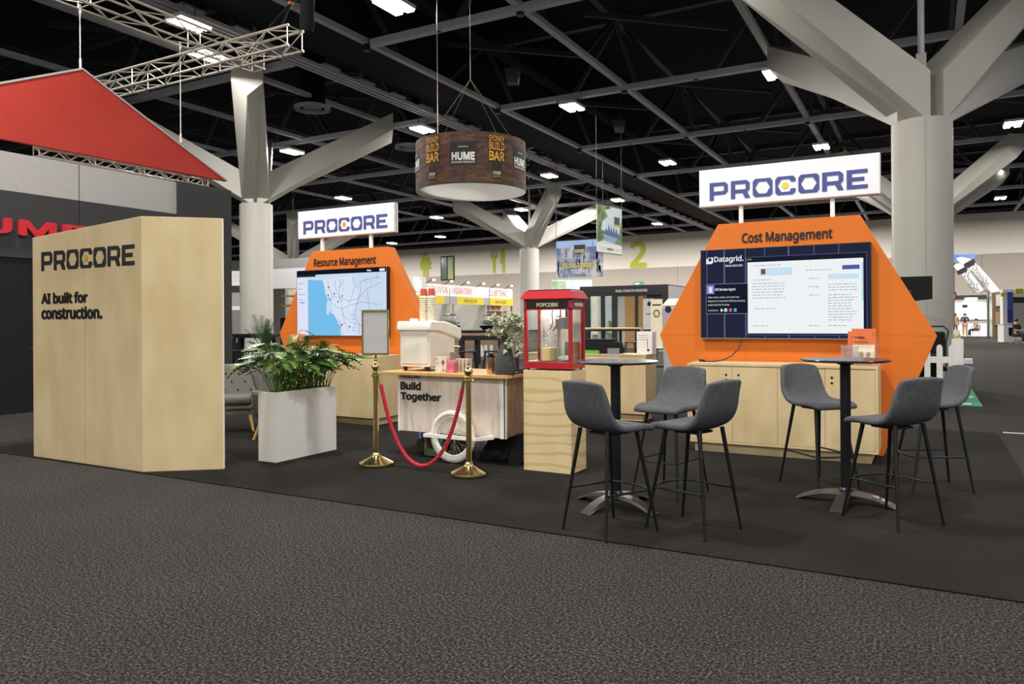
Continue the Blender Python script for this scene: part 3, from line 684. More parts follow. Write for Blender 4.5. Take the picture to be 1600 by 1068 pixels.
for i in range(N + 1):
    s = i / N; k = 3.1; q = (math.cosh(k * (2 * s - 1)) - 1) / (math.cosh(k) - 1)
    q = .55 * q + .45 * (2 * s - 1) ** 2
    pts.append(a.lerp(b, s) - Vector((0, 0, sag * (1 - q))))
def _cut(q, L):
    out = [q[0]]
    for p_ in q[1:]:
        if L <= (p_ - out[-1]).length: out.append(out[-1].lerp(p_, L / max(1e-6, (p_ - out[-1]).length))); break
        L -= (p_ - out[-1]).length; out.append(p_)
    return out
capA, capB = _cut(pts, .075), _cut(pts[::-1], .075)
core = [capA[-1]] + pts[len(capA) - 1:len(pts) - len(capB) + 1] + [capB[-1]]
strands = MB()
for ph_ in range(3):
    sp = []; tw = 0
    dense = []
    for i in range(len(core) - 1):
        nk = max(1, int((core[i + 1] - core[i]).length / .005))
        for k in range(nk): dense.append(core[i].lerp(core[i + 1], k / nk))
    for i, p in enumerate(dense):
        tg = (dense[min(i + 1, len(dense) - 1)] - dense[max(i - 1, 0)]).normalized(); n_ = Y_; m_ = tg.cross(n_)
        an = i * .42 + ph_ * 2 * PI / 3; sp.append(p + (n_ * math.cos(an) + m_ * math.sin(an)) * .0085)
    strands.tube(sp, .0105, 6)
obj('strands', strands, 'red_rope', t, world=True)
ends = MB(); ends.tube(capA, .016, 12); ends.tube(capB, .016, 12)
for p, s in ((a, -1), (b, 1)): ends.tube([p + Vector((0, 0, -.01)), p + Vector((s * .012, 0, .02)), p + Vector((s * .03, 0, .01))], .005, 6)
obj('end_cap', ends, 'brass', t, world=True, label='brass end ferrule and hook')
# framed board on top of the left post
t = thing('sign_holder', 'blank grey board in a brass frame on top of the left brass post', 'sign holder', (S1.x, S1.y, 1.0), math.radians(25))
obj('frame', MB().box(-.127, .127, -.012, .012, .03, .05).box(-.127, .127, -.012, .012, .43, .45).box(-.127, -.113, -.012, .012, .05, .43).box(.113, .127, -.012, .012, .05, .43), 'brass_dark', t, smooth=0)
obj('board', MB().box(-.113, .113, -.006, .004, .05, .43), mat('board_grey', 'b9b7b6', .5), t, smooth=0)
obj('clip', MB().cyl((0, 0, .0), (0, 0, .032), .012, n=12).box(.112, .13, -.016, -.011, .2, .225), 'brass_dark', t)

# ================================================================== THE CART
t = thing('vendor_cart', 'washed timber vending cart with black wording and white bicycle wheels', 'cart', (-3.98, 6.25, 0))
x0c, x1c, y0c, y1c = -4.583, -3.38, 5.95, 6.52
obj('body', MB().box(x0c, x1c, y0c, y1c, .265, .815), 'washed', t, world=True, smooth=0)
obj('end_cladding', MB().box(x1c + .012, x1c + .016, y0c + .03, y1c, .27, .812), 'washed_dark', t, world=True, smooth=0, label='darker weathered end boards')
obj('corner_trim', MB().box(x1c - .045, x1c + .012, y0c - .004, y0c, .26, .815).box(x1c, x1c + .018, y0c - .004, y0c + .03, .26, .815), 'white_gloss', t, world=True, smooth=0, label='white corner strip')
obj('corner_trim', MB().box(x0c - .004, x0c + .02, y0c - .004, y0c, .26, .815), 'white_gloss', t, world=True, smooth=0, label='white corner strip')
obj('countertop', MB().box(-4.74, -3.3, 5.87, 6.6, .816, .848), 'oak', t, world=True, smooth=0, bevel=.004)
logo('letter', 'letter', t, (-4.555, 5.949, .783), X_, .235, .032, .001)
text('Build', 'letter', t, (-4.555, 5.949, .668), X_, .245, .083, bold=.045)
text('Together', 'letter', t, (-4.555, 5.949, .548), X_, .485, .1, bold=.045)
for yy, lb in ((5.885, 1), (6.63, 0)):
    wc = Vector((-3.9, yy, .259)); ty = MB(); rn = 48
    ty.tube([wc + Vector((math.cos(2 * PI * i / rn) * .216, 0, math.sin(2 * PI * i / rn) * .216)) for i in range(rn)], .027, 10, closed=True)
    for i in range(60):
        an = 2 * PI * i / 60; u_ = Vector((math.cos(an), 0, math.sin(an))); tg = Vector((-math.sin(an), 0, math.cos(an)))
        for s in (-1, 0, 1): ty.beam(wc + u_ * .236 + Y_ * .013 * s - tg * .004, wc + u_ * .2445 + Y_ * .015 * s - tg * .004, .008, .009)
    w_ = obj('wheel', ty, 'rubber', t, world=True)
    rim = MB(); rim.tube([wc + Vector((math.cos(2 * PI * i / rn) * .186, 0, math.sin(2 * PI * i / rn) * .186)) for i in range(rn)], .011, 8, closed=True); obj('rim', rim, 'white_gloss', w_, world=True)
    sp = MB()
    for i in range(24):
        an = 2 * PI * i / 24; h_ = an + (.9 if i % 2 else -.9); s = 1 if i % 4 < 2 else -1
        sp.cyl(wc + Vector((math.cos(h_) * .02, s * .022, math.sin(h_) * .02)), wc + Vector((math.cos(an) * .182, 0, math.sin(an) * .182)), .0013, n=5)
    obj('spokes', sp, 'chrome', w_, world=True)
    obj('hub', MB().cyl(wc - Y_ * .04, wc + Y_ * .04, .013, n=12).cyl(wc - Y_ * .026, wc - Y_ * .02, .026, n=14).cyl(wc + Y_ * .02, wc + Y_ * .026, .026, n=14), 'chrome', w_, world=True)
fr = MB(); fr.beam((-4.19, 5.83, .259), (-3.6, 5.83, .259), .03, .032); fr.beam((-4.19, 5.83, .259), (-4.1, 5.96, .265), .03, .03); fr.beam((-3.6, 5.83, .259), (-3.5, 5.96, .265), .03, .03)
obj('wheel_frame', MB().beam((-4.2, 6.68, .259), (-3.6, 6.68, .259), .03, .032), 'white_gloss', t, world=True, smooth=0)
obj('wheel_frame', fr, 'white_gloss', t, world=True, smooth=0)
sup = MB(); sup.beam((-4.5, 6.25, .14), (-4.5, 6.25, .27), .03, .03); sup.cyl((-4.5, 6.22, .082), (-4.5, 6.28, .082), .07, n=20); sup.box(-4.535, -4.465, 6.2, 6.3, .12, .15)
obj('caster', sup, 'iron', t, world=True)
# things under the cart
t = thing('crate', 'small brown wooden crate under the cart, two blue bottles in it', 'crate', (-4.22, 6.3, .008))
obj('panel', MB().box(-.18, .18, .18, .2, 0, .25).box(-.18, -.16, -.17, .18, 0, .25).box(.16, .18, -.17, .18, 0, .25).box(-.16, .16, -.17, .18, 0, .02), 'brown', t, smooth=0)
obj('front_rail', MB().box(-.16, .16, -.19, -.17, 0, .065), mat('crate_green', '55664a', .7), t, smooth=0, label='dull green front board')
for k, s in ((-.085, 'blue bottle in the brown crate under the cart, left one'), (-.02, 'blue bottle in the brown crate under the cart, right one')):
    o = thing('bottle', s, 'bottle', (-4.22 + k, 6.2, .03), 0, 'bottles in the crate')
    obj('bottle_body', MB().lathe([(.026, 0), (.028, .01), (.028, .13), (.012, .16)], n=16), mat('cyan_label', '58bfd8', .4), o)
    obj('cap', MB().lathe([(.013, .158), (.013, .2), (.0, .2)], n=12, cap=False), 'black', o)
t = thing('storage_box', 'blue plastic box behind the small caster under the cart', 'box', (-4.75, 6.9, .008))
obj('tub', MB().hull([(-.17, -.14, 0), (.17, -.14, 0), (.17, .14, 0), (-.17, .14, 0)], [(-.19, -.16, .3), (.19, -.16, .3), (.19, .16, .3), (-.19, .16, .3)]), 'blue', t, smooth=0)
obj('lid', MB().box(-.2, .2, -.17, .17, .3, .325), 'blue', t, smooth=0)
t = thing('black_bag', 'black soft bag slumped on the carpet under the right end of the cart', 'bag', (-3.5, 6.33, .008))
mb = MB(); mb.hull([(-.3, -.2, 0), (.16, -.2, 0), (.3, .2, 0), (-.25, .2, 0)], [(-.22, -.1, .2), (.1, -.14, .24), (.22, .1, .255), (-.2, .12, .22)])
obj('bag_body', mb, 'black_matt', t, smooth=0, bevel=.03)
obj('strap', MB().tube([(-.22, -.17, .1), (-.12, -.2, .05), (0, -.23, .02), (.1, -.21, .06), (.16, -.19, .12)], .008, 6), 'black', t)
t = thing('black_board', 'black board leaning under the cart beside the grey tub', 'board', (-3.28, 6.1, .008))
obj('board', MB().hull([(-.13, -.03, 0), (.0, -.03, 0), (.0, -.02, 0), (-.13, -.02, 0)], [(-.2, .05, .26), (.12, .05, .3), (.12, .06, .3), (-.2, .06, .26)]), 'black_matt', t, smooth=0)
t = thing('grey_tub', 'flat grey plastic tub on the carpet between cart and popcorn plinth', 'tub', (-3.5, 6.86, .008))
obj('tub', MB().box(-.3, .3, -.18, .18, 0, .2), mat('grey_tub', '6d706e', .5), t, smooth=0, bevel=.01); obj('lid', MB().box(-.31, .31, -.19, .19, .2, .225), mat('grey_lid', '858784', .5), t, smooth=0)

# ================================================================== ON THE CART
CT = .848
mL, mR = AY(623, 570, 6.02).x, AY(671, 572, 6.02).x
mB = 6.47
t = thing('coffee_machine', 'ivory espresso machine standing on the left of the cart, seen from behind', 'coffee machine', ((mL + mR) / 2, 6.02, CT))
hw = (mR - mL) / 2; dp = mB - 6.02
obj('body', MB().box(-hw + .012, hw, .01, dp, .045, .42), 'offwhite', t, smooth=0, bevel=.006)
obj('rear_panel', MB().box(-hw + .035, hw - .03, -.002, .012, .07, .4), 'offwhite', t, smooth=0, bevel=.004)
obj('base_rail', MB().box(-hw + .03, hw - .02, .0, .05, .045, .065), 'offwhite', t, smooth=0)
prof = [(-.02, .4), (-.022, .44), (-.012, .485), (.01, .495), (dp * .55, .49), (dp * .8, .47), (dp + .05, .43), (dp + .1, .38), (dp + .1, .33), (dp + .06, .3), (dp - .02, .33), (dp * .6, .37), (dp * .25, .4)]
obj('hood', MB().prism(prof, (-hw - .01, 0, 0), Y_, Z_, (2 * hw + .035, 0, 0)), 'white_gloss', t, smooth=50, bevel=.012)
ft = MB()
for fx in (-hw + .05, hw - .05):
    for fy in (.05, dp - .05): ft.cyl((fx, fy, 0), (fx, fy, .046), .018, n=10)
obj('foot', ft, 'black', t)
obj('drip_tray', MB().box(-hw + .02, hw - .02, dp, dp + .1, .045, .09), 'steel', t, smooth=0)
gp = MB()
for gx in (-.08, .08): gp.cyl((gx, dp + .05, .24), (gx, dp + .05, .3), .03, n=16); gp.cyl((gx, dp + .05, .235), (gx + .04, dp + .2, .22), .012, n=10)
obj('group_head', gp, 'chrome', t)
# cup stacks on the machine
mtop = CT + .495
cup0 = thing('paper_cup', 'paper cup with red band on top of the left-hand cup stack', 'cup', (0, 0, 0), 0, 'paper cups stacked upside down on the coffee machine')
obj('cup_body', MB().lathe([(.0385, .0225), (.0305, .092)], n=24, cap=False), 'cup_red', cup0)
obj('rim', MB().lathe([(.041, 0), (.0455, .001), (.046, .006), (.0425, .0085), (.0385, .023), (.037, .023)], n=24, cap=False), 'cream', cup0, label='cream rim')
obj('cup_base', MB().lathe([(.0305, .0925), (.0305, .097), (.0, .097)], n=24, cap=False), 'cream', cup0, label='cream base')
sx = [AY(662.5, 498, 6.16), AY(674.5, 498, 6.16)]
first = True
for k, (p, nm) in enumerate(zip(sx, ('left-hand', 'right-hand'))):
    for i in range(12):
        lab = ('paper cup with red band on top of the %s cup stack' % nm) if i == 11 else 'paper cup nested upside down in the %s cup stack, only its cream rim showing' % nm
        z = mtop - .003 + i * .0212
        if first: cup0.location = (p.x, 6.16, z); cup0['label'] = lab; first = False
        else: dup(cup0, (p.x, 6.16, z), 0, lab)
for dx, (nm) in ((.09, 'left'), (.145, 'right')):
    t = thing('napkin', 'crumpled white napkin on top of the coffee machine, %s one' % nm, 'napkin', (AY(650, 497, 6.2).x - .14 + dx, 6.2, mtop - .002), dx * 9)
    mb = MB(); rnd = random.Random(int(dx * 1000))
    mb.ball((0, 0, .014), .02, 10, 1.2, 1, .75)
    for v in mb.v: v += Vector([rnd.uniform(-.006, .006) for _ in range(3)]); v.z = max(v.z, 0)
    obj('paper', mb, 'white', t, smooth=0)
def carton(name, label, px, py, Y, w, d, h, m, rz=0, z=CT, stripe=None, cat='carton', group=None):
    p = FL(px, py, z) if Y is None else Vector((AY(px, py, Y).x, Y, z))
    t = thing(name, label, cat, (p.x, p.y, z), rz, group)
    obj('box', MB().box(-w / 2, w / 2, -d / 2, d / 2, 0, h), m, t, smooth=0, bevel=.002)
    if stripe: obj('printed_band', MB().box(-w / 2 - .0005, w / 2 + .0005, -d / 2 - .0007, d / 2 + .0007, h * .3, h * .75), stripe, t, smooth=0)
    return t
t = carton('tea_carton', 'white carton with a red flower print, right of the coffee machine', 691, 575, 5.98, .115, .07, .15, mat('floral_card', 'e8e1d6', .6, col2='b9a790', scale=22, lo=.5, hi=.62), .1)
fl = MB()
for k in range(5): fl.ball((.028 + .012 * math.cos(k * 1.256), -.0375, .1 + .014 * math.sin(k * 1.256)), .008, 8, 1, .25, 1)
fl.beam((.028, -.0365, .02), (.028, -.0365, .1), .004, .003)
obj('flower_print', fl, 'red_letter', t)
carton('tea_carton', 'pink carton beside the flower-printed carton', 706, 575, 6.02, .075, .08, .11, 'pink', .15, stripe=mat('deep_pink', 'd2687d', .6))
for k, c in enumerate(('b98aa0', '9aa58f', 'c7ab8a', 'a8869c')):
    carton('tea_box', ('mauve', 'grey-green', 'tan', 'plum')[k] + ' upright tea box behind the right brass post on the cart', 716 + k * 5.2, 572, 6.18, .028, .09, .125, mat('tea_%d' % k, c, .6, col2='e6ddd0', scale=30, stretch=(1, 1, .05)), .0, stripe=None, group='tea boxes in a row')
t = thing('milk_jug', 'small steel jug with brown handle right of the coffee machine', 'jug', (AY(709, 565, 6.3).x, 6.3, CT))
obj('jug_body', MB().lathe([(.04, 0), (.045, .01), (.042, .1), (.036, .15), (.042, .18)], n=20), 'steel', t)
obj('handle', MB().tube([(.04, 0, .15), (.075, 0, .14), (.08, 0, .09), (.045, 0, .05)], .006, 8), 'brown', t)
t = thing('tumbler', 'rose gold steel tumbler with black lid, left of the vase', 'tumbler', (AY(767, 582, 6.0).x, 6.0, CT))
obj('tumbler_body', MB().lathe([(.034, 0), (.037, .006), (.043, .15), (.043, .155)], n=28), mat('rose_steel', 'c9ab90', .25, .9), t)
obj('lid', MB().lathe([(.04, .155), (.04, .17), (.028, .175), (.028, .192), (.0, .192)], n=24, cap=False), 'black', t)
# vase with variegated branches
vx = AY(790, 585, 5.99).x
t = thing('vase', 'tall charcoal vase with variegated leafy branches, on the cart beside the popcorn machine', 'vase', (vx, 5.99, CT))
mb = MB(); prof = [(.088, 0), (.096, .01), (.098, .05), (.09, .13), (.07, .21), (.05, .27), (.044, .3), (.05, .325), (.058, .335)]; n = 40; vs = []; fs = []
for r, z in prof:
    for i in range(n):
        a = 2 * PI * i / n; rr = r * (1 + .09 * math.cos(3 * a + .6) * max(0, 1 - z / .3)); vs.append((rr * math.cos(a), rr * math.sin(a), z))
for k in range(len(prof) - 1): fs += [(k * n + i, k * n + (i + 1) % n, (k + 1) * n + (i + 1) % n, (k + 1) * n + i) for i in range(n)]
fs.append(list(range(n))[::-1]); mb.add(vs, fs); obj('vase_body', mb, 'vase', t, smooth=60)
rnd = random.Random(4); br, lf = MB(), MB()
def leaf2(mb, p, d, nrm, L, w_):
    d = d.normalized(); s = d.cross(nrm).normalized(); u = s.cross(d)
    P = [p, p + d * L * .35 + s * w_, p + d * L * .75 + s * w_ * .75, p + d * L, p + d * L * .75 - s * w_ * .75, p + d * L * .35 - s * w_]
    Q = [p + d * L * .08 + u * .002, p + d * L * .38 + s * w_ * .6 + u * .002, p + d * L * .72 + s * w_ * .42 + u * .002, p + d * L * .86 + u * .002, p + d * L * .72 - s * w_ * .42 + u * .002, p + d * L * .38 - s * w_ * .6 + u * .002]
    mb.k = 1; mb.add(P, [(0, 1, 2, 3), (0, 3, 4, 5)]); mb.k = 0; mb.add(Q, [(0, 1, 2, 3), (0, 3, 4, 5)])
tips = []
for i in range(34):
    an = rnd.uniform(0, 2 * PI); rr = rnd.uniform(.03, .19)
    e = Vector((.03 + math.cos(an) * rr * 1.15, math.sin(an) * rr * .9, .36 + rnd.uniform(.02, .26) * (1 - rr * 1.6)))
    b = Vector((math.cos(an) * .02, math.sin(an) * .02, .25)); mid = b.lerp(e, .6) + Vector((0, 0, .05)); br.tube([b, mid, e], .0025, 5, r2=.0015); tips.append((mid, e))
for i in range(6):
    e = Vector((rnd.uniform(.05, .2), rnd.uniform(-.12, .02), rnd.uniform(.18, .3))); b = Vector((.01, 0, .3)); mid = Vector((.1, -.04, .4)); br.tube([b, mid, e], .0025, 5, r2=.0015); tips.append((mid, e))
for mid, e in tips:
    for k in range(26):
        p = mid.lerp(e, rnd.uniform(.1, 1.05)); d = Vector((rnd.uniform(-1, 1), rnd.uniform(-1, 1), rnd.uniform(-.6, .7)))
        leaf2(lf, p, d, Vector((rnd.uniform(-.6, .6), rnd.uniform(-1, .3), 1)), rnd.uniform(.035, .062), rnd.uniform(.012, .019))
obj('branches', br, 'brown', t); obj('foliage', lf, ['sage', 'cream_leaf'], t, smooth=0, clean=False)
t = thing('flower', 'small dusty pink flower tucked in the vase branches, on the left', 'flower', (vx - .07, 5.93, CT + .37))
mb = MB()
for k in range(6): mb.ball((.012 * math.cos(k), .012 * math.sin(k), .006 * (k % 2)), .013, 8, 1, .7, .8)
obj('petals', mb, mat('dusty_pink', 'b0625e', .7), t)
t = thing('black_tray', 'flat black tray on the cart right behind the vase', 'tray', (-3.36, 6.3, CT))
obj('tray', MB().box(-.05, .05, -.2, .2, 0, .012).box(-.05, -.044, -.2, .2, .012, .03).box(.044, .05, -.2, .2, .012, .03), 'black', t, smooth=0)

# ================================================================== POPCORN PLINTH AND MACHINE
tag(obj('plinth', MB().box(-3.16, -2.692, 5.915, 6.235, .008, .9), 'pine', smooth=0, bevel=.002), 'pine plywood plinth with wavy grain, under the red popcorn machine', 'plinth')
t = thing('popcorn_machine', 'red popcorn machine with glass sides, standing on the pine plinth', 'popcorn machine', (-2.926, 6.08, .9))
w2, d2 = .232, .15
obj('base_frame', MB().box(-w2, w2, -d2, d2, .015, .075), 'red_gloss', t, smooth=0, bevel=.004)
f4 = MB()
for a in (-1, 1):
    for b in (-1, 1): f4.cyl((a * (w2 - .03), b * (d2 - .03), 0), (a * (w2 - .03), b * (d2 - .03), .016), .012, n=10)
obj('foot', f4, 'black', t)
for a in (-1, 1):
    for b in (-1, 1): obj('corner_post', MB().box(a * w2 - (.028 if a > 0 else 0), a * w2 + (0 if a > 0 else .028), b * d2 - (.028 if b > 0 else 0), b * d2 + (0 if b > 0 else .028), .075, .63), 'red_gloss', t, smooth=0)
obj('head_rail', MB().box(-w2, w2, -d2, -d2 + .02, .535, .545).box(-w2, w2, -d2, d2, .62, .632).box(w2 - .02, w2, -d2, d2, .535, .545).box(-w2, -w2 + .02, -d2, d2, .535, .545), 'red_gloss', t, smooth=0)
hs = obj('header_panel', MB().box(-w2 + .028, w2 - .028, -d2 + .004, -d2 + .012, .545, .62), 'black', t, smooth=0, label='black header panel')
hs2 = obj('header_panel', MB().box(w2 - .012, w2 - .004, -d2 + .028, d2 - .028, .545, .62), mat('plum_header', '5a3d6e', .4), t, smooth=0, label='purple-tinted side header panel')
text('POPCORN', mat('popcorn_letter', 'f0dfae', .6), hs, (-2.926 - .105, 6.08 - d2 + .003, .9 + .56), X_, .21, .038, bold=.045)
text('FRESH', mat('yellow_letter', 'd9b12e', .6), hs, (-2.926 - .06, 6.08 - d2 + .003, .9 + .6), X_, .12, .013, bold=.03) if False else None
text('POPCORN', bpy.data.materials['popcorn_letter'], hs2, (-2.926 + w2 - .003, 6.08 - .07, .9 + .562), Y_, .17, .036, bold=.045)
obj('roof', MB().hull([(-w2 - .03, -d2 - .03, .632), (w2 + .03, -d2 - .03, .632), (w2 + .03, d2 + .03, .632), (-w2 - .03, d2 + .03, .632)], [(-w2 + .01, -d2 + .01, .705), (w2 - .01, -d2 + .01, .705), (w2 - .01, d2 - .01, .705), (-w2 + .01, d2 - .01, .705)]), 'red_gloss', t, smooth=0, bevel=.003)
obj('top_plate', MB().box(-w2 + .03, w2 - .03, -d2 + .03, d2 - .03, .705, .715), 'black', t, smooth=0)
obj('floor_plate', MB().box(-w2 + .02, w2 - .02, -d2 + .02, d2 - .02, .0755, .08), 'steel', t, smooth=0)
obj('back_panel', MB().box(-w2 + .028, w2 - .028, d2 - .012, d2 - .006, .08, .62), mat('pale_panel', 'ece8de', .4), t, smooth=0)
obj('glass_pane', MB().box(-w2 + .028, w2 - .028, -d2 + .006, -d2 + .01, .08, .535), 'pane', t, smooth=0)
obj('glass_pane', MB().box(w2 - .01, w2 - .006, -d2 + .028, d2 - .028, .08, .535), 'pane', t, smooth=0)
obj('glass_pane', MB().box(-w2 + .006, -w2 + .01, -d2 + .028, d2 - .028, .08, .535), 'pane', t, smooth=0)
kt = obj('kettle', MB().lathe([(.0, .365), (.07, .365), (.075, .372), (.075, .455), (.07, .46)], (.08, .02, 0), n=32, cap=False), 'steel', t)
obj('kettle_lid', MB().lathe([(.074, .457), (.07, .465), (.0, .47)], (.08, .02, 0), n=32, cap=False), 'steel', kt)
obj('hanger_rod', MB().cyl((.05, .02, .47), (.05, .02, .62), .006, n=8).cyl((.11, .02, .47), (.11, .02, .62), .013, n=8).cyl((.145, .05, .45), (.145, .05, .62), .01, n=8), 'iron', kt)
obj('cord', MB().tube([(-.03, .06, .62), (-.05, .05, .5), (-.035, .04, .42), (-.06, .03, .36), (-.02, .03, .35), (.0, .02, .4)], .005, 6), 'black', t)
obj('inner_divider', MB().box(-.19, -.02, .1, .106, .1, .5), mat('spotted_steel', 'd9d5d0', .35, .1, col2='a09ca2', scale=14, lo=.55, hi=.68), t, smooth=0)
obj('fill_bulb', MB().ball((-.08, -.02, .6), .02, 10), 'spot', t, label='warm fill lamp added to brighten the inside')
_b = bpy.data.lights.new('fill_light', 'POINT'); _b.energy = 3; _b.shadow_soft_size = .03; _b.color = (1, .95, .86); _bo = bpy.data.objects.new('fill_light', _b); C.objects.link(_bo); _bo.parent = t; _bo.location = (-.08, -.02, .56)  # glowing ball and point light added to brighten the machine's inside
obj('side_bin', MB().box(.1, .2, .0, .1, .08, .25), 'steel', t, smooth=0)
t = thing('kernel_jar', 'glass jar half full of yellow popcorn kernels, inside the red popcorn machine', 'jar', (-2.926 - .02, 6.0, .98))
obj('jar_glass', MB().lathe([(.072, 0), (.078, .008), (.078, .17), (.07, .185), (.078, .19)], n=32), 'glass', t)
obj('kernels', MB().lathe([(.0, .006), (.073, .006), (.073, .118), (.05, .125), (.0, .122)], n=28, cap=False), 'kernel', t)
obj('lid', MB().lathe([(.08, .191), (.08, .2), (.03, .215), (.02, .22), (.026, .24), (.014, .255), (.0, .256)], n=28, cap=False), 'glass', t)
t = thing('plastic_bag', 'crumpled clear plastic bag beside the kernel jar in the popcorn machine', 'bag', (-2.8, 6.02, .98))
mb = MB(); mb.ball((0, 0, .025), .05, 14, 1.3, .8, .5); rnd = random.Random(9)
for v in mb.v: v += Vector([rnd.uniform(-.008, .008) for _ in range(3)]); v.z = max(v.z, .001)
obj('film', mb, mat('plastic_film', 'cfcfca', .25), t, smooth=0)

# ================================================================== BAR TABLES AND STOOLS
def bar_table(x, y, rz, label):
    t = thing('bar_table', label, 'table', (x, y, .008), rz, 'round bar tables')
    obj('tabletop', MB().lathe([(.0, 1.024), (.285, 1.024), (.3, 1.03), (.303, 1.036), (.3, 1.042), (.0, 1.042)], n=64, cap=False), 'table', t, smooth=50)
    obj('mounting_plate', MB().lathe([(.045, 1.0), (.06, 1.01), (.16, 1.022), (.16, 1.0245)], n=32), 'black_metal', t)
    obj('pole', MB().lathe([(.036, .06), (.036, 1.01)], n=28), 'black_metal', t)
    for k in range(4):
        an = k * PI / 2; u_ = Vector((math.cos(an), math.sin(an), 0)); n_ = Vector((-u_.y, u_.x, 0)); mb = MB(); rows = []
        for s in range(9):
            r = .03 + .315 * s / 8; z = .085 * (1 - (s / 8) ** 2.2) + .006; hw_ = .042 + .006 * s / 8; th = .028 - .014 * s / 8
            rows.append([u_ * r - n_ * hw_ + Vector((0, 0, max(0, z - th))), u_ * r - n_ * hw_ * .8 + Vector((0, 0, z)), u_ * r + n_ * hw_ * .8 + Vector((0, 0, z)), u_ * r + n_ * hw_ + Vector((0, 0, max(0, z - th)))])
        vs = [v for q in rows for v in q]; fs = [(0, 1, 2, 3), (32, 35, 34, 33)]
        for s in range(8): fs += [(s * 4 + k2, s * 4 + (k2 + 1) % 4, s * 4 + 4 + (k2 + 1) % 4, s * 4 + 4 + k2) for k2 in range(4)]
        mb.add(vs, fs); obj('foot', mb, 'iron', t, smooth=40)
    obj('hub', MB().lathe([(.05, .05), (.05, .1), (.037, .115)], n=24), 'black_metal', t)
    return t
bar_table(-1.952, 5.057, math.radians(-2 + 74), 'round dark bar table with a ribbed glass on it, in front of the plain counter')
bar_table(-.515, 5.911, math.radians(-5), 'round dark bar table with a clear acrylic box on it, before the long cupboard counter')

def make_stool(label):
    t = thing('bar_stool', label, 'bar stool', (0, 0, .008), 0, 'charcoal bar stools')
    # shell: v runs from seat front lip up to the back top, u across; facing +x
    prof = [(.212, .632, .19), (.22, .646, .195), (.20, .655, .2), (.12, .652, .208), (.03, .646, .212), (-.06, .648, .214), (-.13, .668, .214), (-.18, .72, .213), (-.21, .775, .21), (-.23, .84, .2), (-.245, .9, .188), (-.255, .945, .178), (-.258, .964, .162)]
    nu = 12; vs = []; fs = []
    for j, (x, z, hw_) in enumerate(prof):
        back = max(0, min(1, (j - 5) / 4)); seat = 1 - back
        for i in range(nu + 1):
            s = -1 + 2 * i / nu; c = abs(s) ** 2.6
            vs.append((x + back * (.04 if j < 11 else .03) * c - (.02 * c if j < 3 else 0), s * hw_, z + seat * .022 * c * (1 if j > 2 else 0) - (.016 * c if j == 12 else .005 * c if j == 11 else 0)))
    for j in range(len(prof) - 1):
        for i in range(nu): a_ = j * (nu + 1) + i; fs.append((a_, a_ + 1, a_ + nu + 2, a_ + nu + 1))
    mb = MB(); mb.add(vs, fs)
    sh = obj('seat_shell', mb, 'fabric', t, smooth=180)
    so = sh.modifiers.new('solidify', 'SOLIDIFY'); so.thickness = .044; so.offset = 0; so.use_rim = True
    sb = sh.modifiers.new('subsurf', 'SUBSURF'); sb.levels = 2; sb.render_levels = 2
    pts = [( -.165, s * .203, .70) for s in ()]
    seam = MB(); seam.tube([(-.135 + .02 * (abs(i - 6) / 6) ** 2, -.195 + .39 * i / 12, .687 + .02 * (abs(i - 6) / 6) ** 2.6) for i in range(13)], .0025, 5)
    obj('seam', seam, 'black_matt', sh)
    ft, tp = {}, {}
    for sx in (1, -1):
        for sy in (1, -1):
            f_ = Vector((sx * .222, sy * .2, 0)); p_ = Vector((sx * .125 - .01, sy * .125, .65 if sx < 0 else .638)); ft[sx, sy], tp[sx, sy] = f_, p_
            obj('leg', MB().cyl(f_, p_, .0085, .0145, n=12), 'black_metal', t)
    obj('under_frame', MB().box(-.09, .08, -.09, .09, .616, .63), 'black_metal', t, smooth=0)
    def at(sx, sy, z): return ft[sx, sy].lerp(tp[sx, sy], z / .638)
    zf = .262; A, B, Cc, D = at(1, 1, zf), at(1, -1, zf), at(-1, 1, zf), at(-1, -1, zf)
    rail = MB(); rail.tube([Cc, A], .0075, 8); rail.tube([D, B], .0075, 8)
    fr_ = [A + (B - A) * k / 8 + Vector((.045 * math.sin(PI * k / 8), 0, 0)) for k in range(9)]; rail.tube(fr_, .0075, 8)
    obj('footrest', rail, 'black_metal', t)
    return t
stools = [(-1.765, 4.46, 65, 'charcoal bar stool nearest the left of the left bar table, its back towards the camera'),
          (-1.74, 5.66, -105, 'charcoal bar stool behind the left bar table, facing the camera'),
          (-1.31, 4.745, 161, 'charcoal bar stool right of the left bar table, facing left'),
          (-.76, 6.44, -42, 'charcoal bar stool left of the right bar table, before the cupboard doors'),
          (-.205, 5.53, 141, 'bluish charcoal bar stool in front of the right bar table, its back to the camera'),
          (.03, 6.78, 203, 'charcoal bar stool furthest right, before the white picket fence')]
st0 = None
for x, y, a, s in stools:
    if st0 is None: st0 = make_stool(s); st0.location = (x, y, .008); st0.rotation_euler = (0, 0, math.radians(a))
    else: dup(st0, (x, y, .008), math.radians(a), s)

